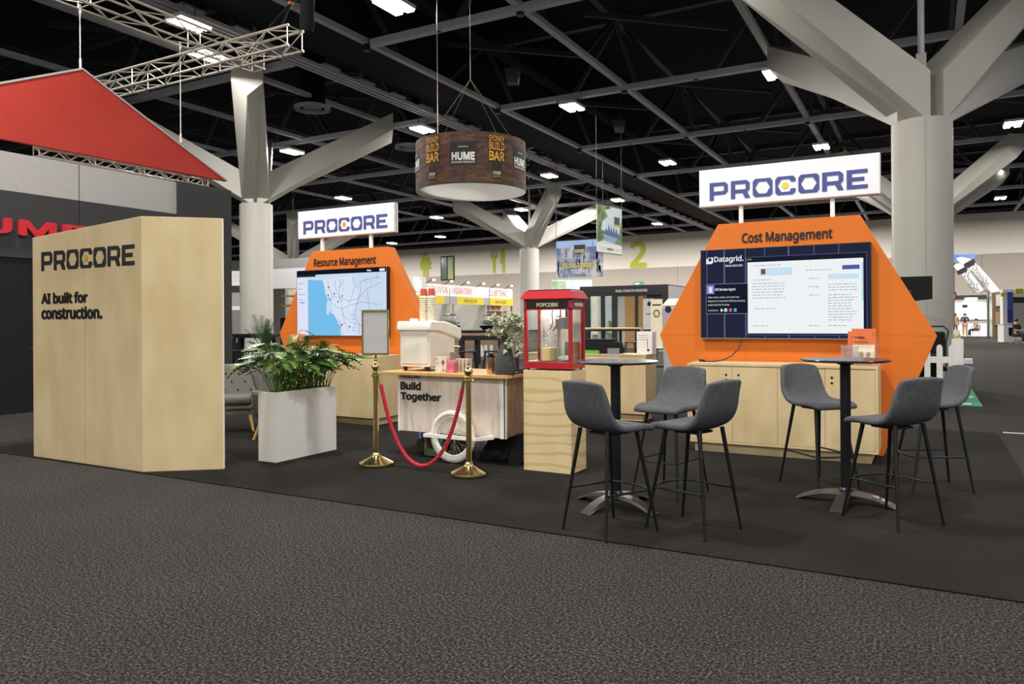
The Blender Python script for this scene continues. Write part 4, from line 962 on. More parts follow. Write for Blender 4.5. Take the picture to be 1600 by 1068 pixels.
TT = 1.05
p = FL(958.5, 562, TT)
t = thing('drinking_glass', 'ribbed clear tumbler standing on the left bar table', 'glass', (p.x, p.y, TT))
mb = MB(); n = 48; vs = []; fs = []
for r, z in ((.036, 0), (.043, .004), (.045, .085), (.041, .085), (.039, .012), (.0, .01)):
    for i in range(n): rr = r * (1 + (.03 if i % 4 < 2 else -.02) * (1 if z < .08 and r > .037 else 0)); vs.append((rr * math.cos(2 * PI * i / n), rr * math.sin(2 * PI * i / n), z))
for k in range(5): fs += [(k * n + i, k * n + (i + 1) % n, (k + 1) * n + (i + 1) % n, (k + 1) * n + i) for i in range(n)]
fs.append(list(range(n))[::-1]); mb.add(vs, fs); obj('glass_body', mb, 'glass', t, smooth=0)
p = FL(1328, 563, TT)
t = thing('acrylic_holder', 'clear acrylic box standing on the right bar table', 'holder', (p.x, p.y, TT), math.radians(20))
obj('wall', MB().box(-.05, .05, -.035, -.032, 0, .1).box(-.05, .05, .032, .035, 0, .1).box(-.05, -.047, -.032, .032, 0, .1).box(.047, .05, -.032, .032, 0, .1).box(-.05, .05, -.035, .035, 0, .003), 'acrylic', t, smooth=0)
obj('edge', MB().box(-.051, .051, -.036, -.0315, .1, .102).box(-.051, -.0465, -.036, .036, .1, .102).box(.0465, .051, -.036, .036, .1, .102), mat('acrylic_edge', 'e9e4ea', .2), t, smooth=0)

# brochures on the right-hand counter
p = Vector((AY(1347, 571, 7.72).x, 7.72, .9))
t = thing('brochure_stand', 'clear brochure holder on the long counter, right end below the screen', 'brochure holder', p + Vector((0, 0, .001)), math.radians(-8))
obj('holder', MB().box(-.13, .13, -.05, -.047, 0, .13).box(-.13, -.127, -.047, .06, 0, .2).box(.127, .13, -.047, .06, 0, .2).box(-.13, .13, .06, .063, 0, .24).box(-.13, .13, -.047, .06, 0, .004), 'acrylic', t, smooth=0)
for k, (dy, dz, dx, s) in enumerate(((-.015, .0, .015, 'orange brochure at the front of the clear holder, with a photo of workers'), (.012, .045, -.02, 'orange brochure in the middle of the clear holder, black title showing'), (.04, .07, .01, 'orange brochure at the back of the clear holder, top edge showing'))):
    o = thing('brochure', s, 'brochure', p + Vector((dx, dy, .006)), math.radians(-8))
    obj('cover', MB().hull([(-.105, -.004, 0), (.105, -.004, 0), (.105, .002, 0), (-.105, .002, 0)], [(-.105, .012, .27 + dz), (.105, .012, .27 + dz), (.105, .018, .27 + dz), (-.105, .018, .27 + dz)]), 'brochure', o, smooth=0)
    if k == 0:
        obj('photo', MB().hull([(-.095, -.0075, .05), (.095, -.0075, .05), (.095, -.002, .05), (-.095, -.002, .05)], [(-.095, .003, .19), (.095, .003, .19), (.095, .007, .19), (-.095, .007, .19)]), 'cream', o, smooth=0)
        obj('workers_picture', MB().ball((-.02, -.007, .1), .022, 8, 1, .2, 1.4).ball((.04, -.005, .1), .02, 8, 1, .2, 1.4), mat('picture_olive', '8d8a35', .6), o)
        text('construction.', 'letter', o, p + Vector((-.09 + dx, dy - .014, .02)), (1, -.14, 0), .17, .024, bold=.02)
    text(('the Everyday', 'Better Builds', 'Everyone in')[k], 'letter', o, p + Vector((-.075 + dx, dy - (.008, .002, -.004)[k], .215 + dz)), (1, -.14, 0), .12, .016, bold=.02)
o = thing('power_cable', 'black power cable drooping from the dark screen onto the counter', 'cable', (-1.75, 7.9, .9))
cpts = [AY(1159, 531, 8.05), AY(1154, 544, 7.98), AY(1143, 556, 7.92), AY(1130, 562, 7.86), Vector((AY(1118, 566, 7.84).x, 7.84, .906)), Vector((AY(1110, 566, 7.84).x - .05, 7.82, .906))]
obj('cord', MB().tube(cpts, .006, 8), 'black', o, world=True); obj('plug', MB().beam(cpts[-1] + Vector((-.06, -.01, .01)), cpts[-1] + Vector((0, 0, .006)), .03, .022), 'black', o, world=True, smooth=0)
# on the plain counter behind
Yb = 9.62
p = AY(925, 545, Yb)
t = thing('equipment_bag', 'black padded bag lying on the plain birch counter', 'bag', (AY(930, 540, Yb).x, Yb, .887))
xl, xr = AY(905, 540, Yb).x - t.location.x, AY(971, 540, Yb).x - t.location.x
obj('bag_body', MB().hull([(xl, -.12, 0), (xr, -.12, 0), (xr, .16, 0), (xl, .16, 0)], [(xl + .03, -.1, .18), (xr - .02, -.1, .165), (xr - .03, .14, .165), (xl + .03, .14, .18)]), 'black_matt', t, smooth=0, bevel=.025)
obj('flap', MB().box(xl + .08, xr - .1, -.09, .12, .165, .195), 'black_matt', t, smooth=0, bevel=.012)
p = AY(932, 550, 9.5)
t = thing('book', 'bright green book on the plain counter in front of the black bag', 'book', (p.x - .1, 9.47, .887))
obj('cover', MB().box(-.14, .14, -.05, .05, 0, .045), 'green', t, smooth=0); obj('pages', MB().box(-.137, .142, -.046, .046, .005, .04), 'cream', t, smooth=0)
xa, xb = AY(997, 545, 9.6).x, AY(1021, 545, 9.6).x
t = thing('paper_stack', 'white printed display box standing on the plain counter beside the orange hexagon', 'display box', ((xa + xb) / 2, 9.6, .887))
obj('box', MB().box((xa - xb) / 2, (xb - xa) / 2, -.05, .12, 0, .3), 'white', t, smooth=0)
mb = MB(); q = (xb - xa) / 2
for k in range(3): mb.box(-q + .02, q - .06, -.0515, -.05, .19 + k * .03, .193 + k * .03)
mb.box(q - .07, q - .063, -.0515, -.05, .08, .2); mb.box(q - .07, q - .04, -.0515, -.05, .04, .07)
obj('print', mb, 'letter', t, smooth=0)
# brochures on the left-hand counter
for k, (px, s) in enumerate(((457, 'orange brochure standing on the left counter under the map screen, left one'), (466, 'orange brochure standing on the left counter under the map screen, right one'))):
    t = thing('brochure', s, 'brochure', (AY(px, 540, 7.8).x, 7.8 + k * .02, .9), math.radians(10 - 20 * k))
    obj('cover', MB().hull([(-.07, -.004, 0), (.07, -.004, 0), (.07, .004, 0), (-.07, .004, 0)], [(-.07, .05, .27), (.07, .05, .27), (.07, .056, .27), (-.07, .056, .27)]), 'brochure', t, smooth=0)

# ================================================================== ARMCHAIRS
def armchair(x, y, rz, label):
    t = thing('armchair', label, 'armchair', (x, y, .008), rz, 'grey buttoned armchairs')
    obj('base', MB().box(-.3, .3, -.26, .26, .26, .34), 'arm_fabric', t, smooth=0, bevel=.03)
    obj('seat_cushion', MB().box(-.2, .32, -.24, .24, .335, .435), 'arm_fabric', t, smooth=0, bevel=.035)
    bk = obj('backrest', MB().hull([(-.22, -.27, .34), (-.12, -.27, .34), (-.12, .27, .34), (-.22, .27, .34)], [(-.38, -.25, .8), (-.27, -.25, .8), (-.27, .25, .8), (-.38, .25, .8)]), 'arm_fabric', t, smooth=0, bevel=.045)
    bt = MB()
    for r, z in ((0, .48), (1, .58), (0, .68)):
        for yy in ((-.16, 0, .16) if r == 0 else (-.08, .08)): bt.ball((-.118 - (z - .34) / .46 * .15, yy, z), .014, 10, .5, 1, 1)
    obj('button', bt, 'dark', bk)
    for s in (-1, 1): obj('armrest', MB().hull([(-.28, s * .26 - .05, .27), (.3, s * .26 - .05, .27), (.3, s * .26 + .05, .27), (-.28, s * .26 + .05, .27)], [(-.3, s * .3 - .055, .58), (.24, s * .3 - .055, .54), (.24, s * .3 + .055, .54), (-.3, s * .3 + .055, .58)]), 'arm_fabric', t, smooth=0, bevel=.045)
    for sx in (-1, 1):
        for sy in (-1, 1): obj('leg', MB().cyl((sx * .3, sy * .27, .012), (sx * .22, sy * .2, .27), .016, .024, n=12), 'leg_wood', t)
    return t
armchair(-7.55, 6.5, math.radians(-52), 'grey buttoned armchair half hidden behind the plywood totem wall')
armchair(-6.42, 6.3, math.radians(20), 'grey armchair mostly hidden behind the white planter, one wooden leg showing')

# ================================================================== LEFT: NEIGHBOURING CHARCOAL STAND
XS = -11.87
t = thing('exhibition_stand', 'charcoal exhibition stand with grey top band and red letters, far left', 'exhibition stand', (XS, 6, 0))
y0s, yE, yM = -.5, 10.13, 8.93
obj('wall_panel', MB().box(XS - .3, XS - .02, y0s, yE, 0, 2.33), 'dark2', t, world=True, smooth=0, label='very dark lower wall panel')
obj('fascia', MB().box(XS - .3, XS, y0s, yM, 2.33, 3.31), 'dark', t, world=True, smooth=0)
obj('grey_band', MB().box(XS - .3, XS, y0s, yM - .0, 3.31, 3.885), 'band', t, world=True, smooth=0, label='pale grey band along the top')
obj('end_pier', MB().box(XS - .3, XS + .03, yM, yE, 0, 3.91), 'dark', t, world=True, smooth=0)
jm = MB()
for yy in (7.15,): jm.box(XS, XS + .003, yy - .004, yy + .004, 2.35, 3.88)
obj('joint', jm, 'dark2', t, world=True, smooth=0)
for ch, ya, wd in (('H', 5.0, .42), ('U', 5.5, .44), ('M', 6.03, .56), ('E', 6.68, .4)):
    text(ch, 'red_letter', t, (XS + .03, ya + .18, 2.66), Y_, wd, .24, depth=.03 if False else .02, bold=.035, name='letter', label='red block letter')
obj('return_wall', MB().box(XS - 3.5, XS - .3, yE - .3, yE, 0, 3.9), 'dark', t, world=True, smooth=0)
# red gable banner and its cables
t = thing('hanging_banner', 'huge red gable-shaped fabric banner hanging over the charcoal stand', 'banner', (-11.9, 7.23, 4.06))
mb = MB(); mb.prism([(4.37 - 7.23, 0), (10.09 - 7.23, .03), (7.235 - 7.23, 1.385), (4.37 - 7.23, .05)], (0, 0, 0), Y_, Z_, (-.08, 0, 0)); obj('fabric', mb, 'red', t, smooth=0)
ed = MB(); ed.beam((.006, 0, 1.39), (.006, 2.86, .035), .03, .012, up=(1, 0, 0)); ed.beam((.006, 0, 1.39), (.006, -2.86, .06), .03, .012, up=(1, 0, 0)); obj('edge', ed, 'band', t, smooth=0)
obj('fabric_joint', MB().box(.0, .002, -.004, .004, .02, 1.36), mat('red_seam', 'a82a24', .7), t, smooth=0)
cb = MB()
for yy, za, zb in ((7.2, 5.44, 6.47), (9.05, 4.63, 6.47)): cb.cyl((0, yy - 7.23, za - 4.06), (0, yy - 7.23, zb - 4.06), .009, n=6); cb.cyl((0, yy - 7.23, za - 4.06), (0, yy - 7.23, za - 3.9), .018, n=8); cb.cyl((0, yy - 7.23, zb - 4.2), (0, yy - 7.23, zb - 4.06), .018, n=8)
obj('cable', cb, 'alu', t)

def truss(name, label, p, q, s=.3, pitch=.5):
    p, q = Vector(p), Vector(q); d = (q - p).normalized(); n = d.cross(Z_).normalized(); L = (q - p).length
    t = thing(name, label, 'truss', p); h = s / 2
    cs = [n * a * h + Z_ * (b * h + h) for a, b in ((-1, -1), (1, -1), (1, 1), (-1, 1))]
    for c in cs: obj('chord', MB().cyl(c, c + d * L, .024, n=10), 'alu', t)
    br = MB(); k = int(L / pitch)
    for i in range(k):
        a, b = L * i / k, L * (i + 1) / k
        for j in range(4):
            A, B = (cs[j], cs[(j + 1) % 4]) if (i + j) % 2 else (cs[(j + 1) % 4], cs[j])
            br.cyl(A + d * a, B + d * b, .011, n=6)
            if i % 4 == 0: br.cyl(cs[j] + d * a, cs[(j + 1) % 4] + d * a, .011, n=6)
    for j in range(4): br.cyl(cs[j] + d * L * .995, cs[(j + 1) % 4] + d * L * .995, .011, n=6)
    obj('bracing', br, 'alu', t)
    return t
truss('lighting_truss', 'upper aluminium truss at the top left, the red banner hangs from it', (-11.9, 5.2, 6.47), (-11.9, 10.9, 6.47), .34)
truss('lighting_truss', 'lower aluminium truss crossing in front, its open end towards the middle', (-15.2, 9.13, 5.86), (-9.07, 9.1, 5.86), .33)
truss('stand_truss', 'slim aluminium truss on top of the charcoal stand, just under the red banner', (-12.1, 6.62, 3.94), (-12.1, 9.75, 3.94), .16, .22)
t = thing('chain_bag', 'black chain bag and hoist hanging above the end of the lower truss', 'hoist', (-9.55, 9.5, 6.35))
obj('bag', MB().lathe([(.09, 0), (.12, .05), (.13, .6), (.12, .75)], (.22, .12, 0), n=20), 'black_matt', t)
obj('hoist', MB().box(-.14, .04, -.1, .1, .55, .85), 'iron', t, smooth=0, bevel=.02); obj('hook', MB().ball((-.05, 0, .5), .05, 10), mat('hoist_orange', 'b85a2a', .5), t)
obj('sling', MB().cyl((-.05, 0, .5), (-.28, -.4, -.12), .022, n=8).cyl((-.05, 0, .5), (.12, -.4, -.12), .022, n=8), 'black_matt', t); obj('chain', MB().cyl((-.05, 0, .85), (-.05, 0, 5), .02, n=6), 'iron', t)

# ================================================================== ROUND BAR SIGN
def cloth_mat(name, col):
    m = bpy.data.materials.new(name); m.use_nodes = True; nt = m.node_tree; nt.nodes.remove(nt.nodes['Principled BSDF'])
    d = nt.nodes.new('ShaderNodeBsdfDiffuse'); tr = nt.nodes.new('ShaderNodeBsdfTranslucent'); mx = nt.nodes.new('ShaderNodeMixShader'); mx.inputs[0].default_value = .6
    d.inputs[0].default_value = lin(col); tr.inputs[0].default_value = lin(col)
    nt.links.new(d.outputs[0], mx.inputs[1]); nt.links.new(tr.outputs[0], mx.inputs[2]); nt.links.new(mx.outputs[0], nt.nodes['Material Output'].inputs[0]); return m
M['diffuser'] = cloth_mat('white_stretch_cloth', 'e8e6e2')
dD = 16.0
a, b = AD(649, 225, dD), AD(822, 225, dD); cen = (a + b) / 2; r = (a - b).length / 2 * .99
zb, zt = AD(735, 300, dD).z - .02, AD(735, 226, dD).z
t = thing('round_sign', 'large round drum sign with dark timber print hanging from the ceiling', 'sign', (cen.x, cen.y, zb))
Hd = zt - zb; n = 96; vs = []; fs = []
for z in (0, Hd):
    for i in range(n): vs.append((r * math.cos(2 * PI * i / n), r * math.sin(2 * PI * i / n), z))
fs = [(i, (i + 1) % n, n + (i + 1) % n, n + i) for i in range(n)]
mb = MB(); mb.add(vs, fs); dr = obj('drum_wall', mb, 'brick', t, smooth=60)
uv = dr.data.uv_layers.new(name='UVMap')
for pl_ in dr.data.polygons:
    us = []
    for li in pl_.loop_indices:
        co = dr.data.vertices[dr.data.loops[li].vertex_index].co; us.append([math.atan2(co.y, co.x) * r, co.z, li])
    if max(u_[0] for u_ in us) - min(u_[0] for u_ in us) > r: us = [[u_[0] + (2 * PI * r if u_[0] < 0 else 0), u_[1], u_[2]] for u_ in us]
    for u_ in us: uv.data[u_[2]].uv = (u_[0], u_[1])
obj('drum_base', MB().lathe([(.0, .006), (r - .005, .006)], n=96, cap=False), M['diffuser'], t, label='plain white underside')
obj('rim', MB().lathe([(r + .004, 0), (r + .004, .03), (r - .01, .03)], n=96, cap=False), 'dark', t)
ang0 = math.atan2(-cen.y, -cen.x)
def wrap_text(s, m, ac, zc, w, h, bold=.03):
    cu = bpy.data.curves.new('t', 'FONT'); cu.body = s; cu.resolution_u = 3; cu.extrude = .0
    if FONT: cu.font = FONT
    me = thicken(_curve_mesh(cu, 'lettering'), bold); xs = [v.co.x for v in me.vertices]; ys = [v.co.y for v in me.vertices]
    for v in me.vertices:
        u_ = ((v.co.x - min(xs)) / (max(xs) - min(xs)) - .5) * w; z_ = (v.co.y - min(ys)) / (max(ys) - min(ys)) * h + zc - h / 2; an = ac + u_ / r
        v.co = ((r + .006) * math.cos(an), (r + .006) * math.sin(an), z_)
    me.materials.clear(); me.materials.append(M[m] if isinstance(m, str) else m)
    o = bpy.data.objects.new('lettering', me); C.objects.link(o); o.parent = t
def wrap_patch(m, ac, z0_, z1_, w, name='patch', rr=.004):
    mb = MB(); k = 10; vs = []
    for i in range(k + 1):
        an = ac - w / 2 / r + w / r * i / k
        vs += [((r + rr) * math.cos(an), (r + rr) * math.sin(an), z0_), ((r + rr) * math.cos(an), (r + rr) * math.sin(an), z1_)]
    mb.add(vs, [(2 * i, 2 * i + 2, 2 * i + 3, 2 * i + 1) for i in range(k)]); return obj(name, mb, m, t)
M['amber'] = mat('amber_lettering', 'e0a032', .5); M['white_letter'] = mat('white_lettering', 'f0efec', .5); M['drum_dark'] = mat('drum_dark_patch', '241f1c', .7); M['lime'] = mat('lime_lettering', 'a9bf3a', .6)
step = math.radians(34)
for k in (-3, -2, -1, 0, 1, 2, 3):
    ac = ang0 + math.radians(-7.5) + k * step
    if k % 2:   # big bar lettering
        q = Hd
        wrap_patch('drum_dark', ac, .42 * q, .95 * q, r * .34, 'letter_backing', .002)
        wrap_text('SYDNEY', 'amber', ac, .885 * q, r * .3, .115 * q, .02); wrap_text('BUILD', 'amber', ac, .735 * q, r * .3, .15 * q, .025); wrap_text('BAR', 'amber', ac, .545 * q, r * .3, .185 * q, .03)
        wrap_patch('drum_dark', ac, .1 * q, .4 * q, r * .17, 'small_panel', .003); wrap_text('SYDNEY', 'white_letter', ac, .22 * q, r * .15, .06 * q); wrap_text('BUILD EXPO', 'lime', ac, .155 * q, r * .15, .05 * q)
    else:
        q = Hd
        wrap_patch('drum_dark', ac, .35 * q, .8 * q, r * .46, 'letter_backing', .002)
        wrap_text('SPONSORED BY', 'white_letter', ac, .7 * q, r * .17, .025 * q); wrap_text('HUME', 'white_letter', ac, .52 * q, r * .4, .16 * q, .05); wrap_text('BUILDING PRODUCTS', 'white_letter', ac, .405 * q, r * .4, .04 * q)
cb = MB()
for k in range(4):
    an = ang0 + PI / 4 + k * PI / 2; cb.cyl((math.cos(an) * r * .96, math.sin(an) * r * .96, Hd), (0, 0, Hd + 1.4), .006, n=5)
cb.cyl((0, 0, Hd + 1.4), (0, 0, 12.6 - zb), .008, n=5)
pL = AD(684, 225, dD) - cen; cb.cyl((pL.x, pL.y, Hd - .05), (pL.x, pL.y, 12.6 - zb), .008, n=5)
obj('cable', cb, 'steel', t)

# ================================================================== HANGING PRINTED BANNERS
def banner(name, label, pts, Y, mats, deco):
    P = [AY(px, py, Y) for px, py in pts]; t = thing(name, label, 'banner', P[3]); return t, P
M['sky_print'] = mat('sky_print', '7fa0d6', .6, col2='a9c2e6', scale=.5); M['city_print'] = mat('city_print', '5a6a94', .6, col2='c3c0c2', scale=2.2, stretch=(1, 1, .6), detail=6, lo=.4, hi=.62)
Yc = 30.0
xa, xb = AY(869, 376, Yc).x, AY(942, 376, Yc).x; za, zb_ = AY(905, 433, Yc).z, AY(905, 374, Yc).z
t = thing('city_banner', 'wide city skyline banner with yellow wording, hanging left of the big wall number', 'banner', ((xa + xb) / 2, Yc, za))
w_, h_ = xb - xa, zb_ - za
obj('print', MB().box(-w_ / 2, w_ / 2, 0, .02, 0, h_ * .8), 'city_print', t, smooth=0); obj('sky', MB().box(-w_ / 2, w_ / 2, 0, .02, h_ * .8, h_), 'sky_print', t, smooth=0)
bl = MB(); rnd = random.Random(2)
for k in range(46):
    x = rnd.uniform(-w_ / 2, w_ / 2 - .12); z = rnd.uniform(0, h_ * .62); bl.box(x, x + rnd.uniform(.04, .12), -.004, 0, z, z + rnd.uniform(.12, .4))
bl.box(w_ * .28, w_ * .295, -.005, 0, h_ * .6, h_ * .95)
obj('towers', bl, mat('tower_print', '4a5684', .6, col2='8a8ca0', scale=9, lo=.4, hi=.7), t, smooth=0)
text('BUILDING TOMORROW', mat('banner_yellow', 'd8cf2e', .6), t, (xa + w_ * .12, Yc - .01, za + h_ * .25), X_, w_ * .76, h_ * .13, bold=.014); text('TOGETHER', 'white_letter', t, (xa + w_ * .33, Yc - .01, za + h_ * .09), X_, w_ * .36, h_ * .12, bold=.008)
quad_on(t, 'small_panel', 'black', (xa + w_ * .39, Yc - .004, za + h_ * .64), X_, w_ * .24, h_ * .22, .003); text('SYDNEY', 'white_letter', t, (xa + w_ * .4, Yc - .012, za + h_ * .69), X_, w_ * .22, h_ * .05); quad_on(t, 'lime_strip', 'lime', (xa + w_ * .4, Yc - .008, za + h_ * .655), X_, w_ * .22, h_ * .025, .002)
obj('hanger', MB().cyl((-w_ / 2, 0, h_), (-w_ / 2, 0, 12.6 - za), .012, n=5).cyl((w_ / 2, 0, h_), (w_ / 2, 0, 12.6 - za), .012, n=5).cyl((-w_ / 2 - .2, 0, h_), (w_ / 2, 0, h_), .025, n=6), 'black', t)
# portrait banner, hung at an angle
A_, B_ = AD(932, 318, 26), AD(971, 329, 27.4); zl = AD(932, 393, 26).z
t = thing('portrait_banner', 'tall hanging banner with green trees, river skyline and white foot', 'banner', (A_.x, A_.y, zl))
u_ = Vector((B_.x - A_.x, B_.y - A_.y, 0)); W_ = u_.length; u_.normalize(); h_ = A_.z - zl; n_ = u_.cross(Z_)
def PB(name, m, poly, k=0):
    mb = MB(); mb.prism([(a * W_, b * h_) for a, b in poly], n_ * (.004 * k + .012), u_, Z_, n_ * -.012 if k == 0 else n_ * -.003); return obj(name, mb, m, t, smooth=0)
PB('sheet', 'white', [(0, 0), (1, 0), (1, 1), (0, 1)])
PB('sky', mat('pale_sky_print', 'dfe9ee', .6, col2='c9dbe6', scale=.7), [(0, .2), (1, .2), (1, 1), (0, 1)], 1)
fol = mat('foliage_print', '55713a', .7, col2='8fa070', scale=3, detail=6, lo=.4, hi=.6)
PB('trees', fol, [(0, .2), (.2, .25), (.3, .32), (.16, .5), (.2, .65), (.42, .78), (.3, .9), (.56, .97), (.45, 1), (0, 1)], 2); PB('trees', fol, [(1, .2), (.68, .22), (.82, .34), (.9, .5), (.96, .72), (1, .8)], 2)
PB('river', mat('river_print', '86aac6', .5), [(.25, .26), (.7, .22), (.9, .36), (.3, .4)], 2)
PB('skyline', mat('skyline_print', '53668e', .6), [(.15, .4), (.95, .33), (.9, .42), (.8, .45), (.76, .55), (.7, .42), (.66, .58), (.6, .44), (.55, .6), (.52, .45), (.45, .62), (.42, .46), (.35, .53), (.3, .45), (.2, .47)], 3)
PB('small_panel', 'black', [(.68, .62), (.9, .62), (.9, .8), (.68, .8)], 3); PB('lime_strip', 'lime', [(.68, .6), (.9, .6), (.9, .64), (.68, .64)], 4)
text('KAREELA', 'letter', t, t.location + n_ * .03 + u_ * W_ * .38 + Z_ * h_ * .07, u_, W_ * .26, h_ * .04)
for a in (.08, .22, .72, .86): PB('emblem', 'letter', [(a, .12), (a + .03, .1), (a + .035, .06), (a + .04, .1), (a + .07, .12), (a + .035, .1)], 3)
obj('hanger', MB().cyl((0, 0, h_), (0, 0, 12.6 - zl), .008, n=5).cyl(u_ * W_, u_ * W_ + Z_ * (12.6 - zl), .008, n=5).cyl(u_ * 0 + Z_ * h_, u_ * W_ + Z_ * h_, .02, n=6).cyl(u_ * 0, u_ * W_, .02, n=6), 'iron', t)

# ================================================================== RIGHT: PICKET FENCE CORNER AND THINGS BEHIND
YF = 13.5
t = thing('picket_fence', 'white picket fence right of the right-hand orange hexagon', 'fence', (-.3, YF, 0))
x = -1.5
while x < .42:
    obj('picket', MB().prism([(-.042, .05), (.042, .05), (.042, .88), (.03, .915), (0, .93), (-.03, .915), (-.042, .88)], (x + .3, -.01, 0), X_, Z_, (0, .022, 0)), 'white', t, smooth=0); x += .168
obj('rail', MB().box(-1.3, .66, .012, .04, .64, .74), 'white', t, smooth=0) ; obj('rail', MB().box(-1.3, .66, .012, .04, .18, .27), 'white', t, smooth=0)
obj('post', MB().box(.645, .8, -.06, .08, 0, 1.02), 'white', t, smooth=0); obj('base_foot', MB().box(.56, .9, -.03, .03, 0, .03), 'white', t, smooth=0)
obj('rail', MB().box(.7, .73, .08, 2.6, .64, .74), 'white', t, smooth=0)
for k in range(12): obj('picket', MB().prism([(-.042, .05), (.042, .05), (.042, .88), (.03, .915), (0, .93), (-.03, .915), (-.042, .88)], (.74, .3 + k * .2, 0), Y_, Z_, (.022, 0, 0)), 'white', t, smooth=0)
obj('end_post', MB().box(.7, .8, 1.1, 1.2, 0, 1.14), 'white', t, smooth=0); obj('base_foot', MB().box(.6, .98, 1.1, 1.2, 0, .03), 'white', t, smooth=0)
mt = tag(obj('floor_mat', MB().box(-2.2, .74, 13.35, 18.3, 0, .012), 'teal', smooth=0), 'green mat under the white picket fence', 'mat')
t = thing('cloth_bag', 'navy blue cloth bag hanging on the outer side of the white fence post', 'bag', (.56, 14.25, .18))
obj('cloth', MB().box(-.03, .07, -.12, .12, 0, .42), 'navy_cloth', t, smooth=0, bevel=.01); obj('top_edge', MB().box(-.032, .09, -.125, .125, .42, .5), 'white', t, smooth=0); obj('cord', MB().tube([(-.02, 0, .48), (-.05, 0, .75), (-.06, 0, .86)], .006, 5), 'black', t)
t = thing('flower_pot', 'yellow flowers on top of the white fence post', 'flowers', (.42, 13.51, 1.032))
mb = MB(); rnd = random.Random(1)
for k in range(14): mb.ball((rnd.uniform(-.07, .06), rnd.uniform(-.05, .05), rnd.uniform(.0, .05) + .005), .014, 6)
obj('blossom', mb, mat('yellow_green_bloom', 'a3a54a', .7), t)
t = thing('flight_case', 'black case standing behind the white picket fence', 'case', (-.28, 13.95, .012))
obj('case_body', MB().box(-.7, .5, -.25, .25, 0, .74), 'black_matt', t, smooth=0, bevel=.01); obj('latch', MB().box(.1, .16, -.26, -.25, .4, .46).box(-.4, -.34, -.26, -.25, .4, .46), 'steel', t, smooth=0)
t = thing('hand_truck', 'black tubular hand truck standing behind the white picket fence', 'hand truck', (.17, 15.6, .012))
obj('frame', MB().tube([(-.16, 0, .3), (-.16, .03, .9), (-.2, .06, 1.12), (-.12, .08, 1.18), (.1, .08, 1.18), (.18, .06, 1.1), (.14, .03, .9), (.14, 0, .3)], .016, 8).cyl((-.16, .02, .82), (.14, .02, .82), .013, n=8).cyl((-.16, .01, .55), (.14, .01, .55), .013, n=8), 'black_metal', t)
for s in (-1, 1): obj('wheel', MB().cyl((s * .2 - .02, .08, .12), (s * .2 + .02, .08, .12), .12, n=20), 'black', t)
obj('foot_plate', MB().box(-.2, .2, -.22, 0, 0, .02), 'black_metal', t, smooth=0); obj('strut', MB().cyl((-.16, 0, .3), (-.16, .08, .12), .014, n=8).cyl((.14, 0, .3), (.14, .08, .12), .014, n=8).cyl((-.14, 0, .01), (-.16, 0, .3), .014, n=8).cyl((.14, 0, .01), (.14, 0, .3), .014, n=8), 'black_metal', t)
t = thing('office_chair', 'black office chair back peeping out behind the tip of the right orange hexagon', 'chair', (AY(1456, 515, 14.75).x, 14.75, .012))
obj('backrest', MB().box(-.2, .2, -.04, .04, .62, 1.1), 'black_matt', t, smooth=0, bevel=.035); obj('seat', MB().box(-.22, .22, -.44, .0, .45, .52), 'black_matt', t, smooth=0, bevel=.03); obj('base', MB().cyl((0, -.2, .1), (0, -.2, .45), .03, n=10).beam((-.28, -.2, .04), (.28, -.2, .04), .05, .08).beam((0, -.48, .04), (0, .08, .04), .05, .08), 'black', t)
obj('back_bar', MB().beam((0, -.02, .5), (0, 0, .7), .05, .03), 'black', t)
p = AY(1425, 455, 15.0)
t = thing('monitor_stand', 'black monitor seen from behind on a stand, in front of the thick column', 'monitor', (p.x, 15.0, 0.012))
hm = AY(1425, 433, 15.0).z; hl = AY(1425, 472, 15.0).z; wm = AY(1457, 450, 15.0).x - p.x
obj('monitor', MB().hull([(-.6, -.03, hl - .06), (wm, -.03, hl + .04), (wm, .03, hl + .04), (-.6, .03, hl - .06)], [(-.6, -.03, hm), (wm, -.03, hm), (wm, .03, hm), (-.6, .03, hm)]), 'dark2', t, smooth=0, bevel=.01)
obj('pole', MB().cyl((-.1, .07, 0), (-.1, .07, hm - .2), .03, n=12), 'black_metal', t); obj('bracket', MB().box(-.2, .0, -.08, -.03, hl + .02, hl + .2), 'iron', t, smooth=0, bevel=.02)
obj('foot', MB().beam((-.5, .07, .03), (.3, .07, .03), .05, .06).beam((-.1, -.3, .03), (-.1, .45, .03), .05, .06), 'black_metal', t, smooth=0)
p = AD(1491, 462, 20)
t = thing('extinguisher_sign', 'small red fire extinguisher sign on a bent black pole beside the thick column', 'sign', (p.x, p.y, 0))
sw = (AD(1495, 462, 20) - AD(1488, 462, 20)).length
obj('plate', MB().prism([(-sw / 2, 0), (sw / 2, 0), (sw / 2, .2), (-sw / 2, .2)], (0, 0, p.z - .1), Vector((_c, _s, 0)), Z_, Vector((-_s, _c, 0)) * .02), mat('safety_red', 'bb2a30', .5), t, smooth=0)
obj('symbol', MB().prism([(-.02, .03), (.02, .03), (.02, .13), (.0, .17), (-.02, .13)], Vector((0, 0, p.z - .1)) - Vector((-_s, _c, 0)) * .006, Vector((_c, _s, 0)), Z_, Vector((-_s, _c, 0)) * .005), 'white', t, smooth=0)
obj('pole', MB().tube([Vector((_c, _s, 0)) * -.17, Vector((_c, _s, 0)) * -.17 + Z_ * (p.z - .12), Vector((_c, _s, 0)) * -.14 + Z_ * (p.z - .04), Vector((_c, _s, 0)) * -.04 + Z_ * (p.z - .02)], .02, 8), 'black_metal', t)

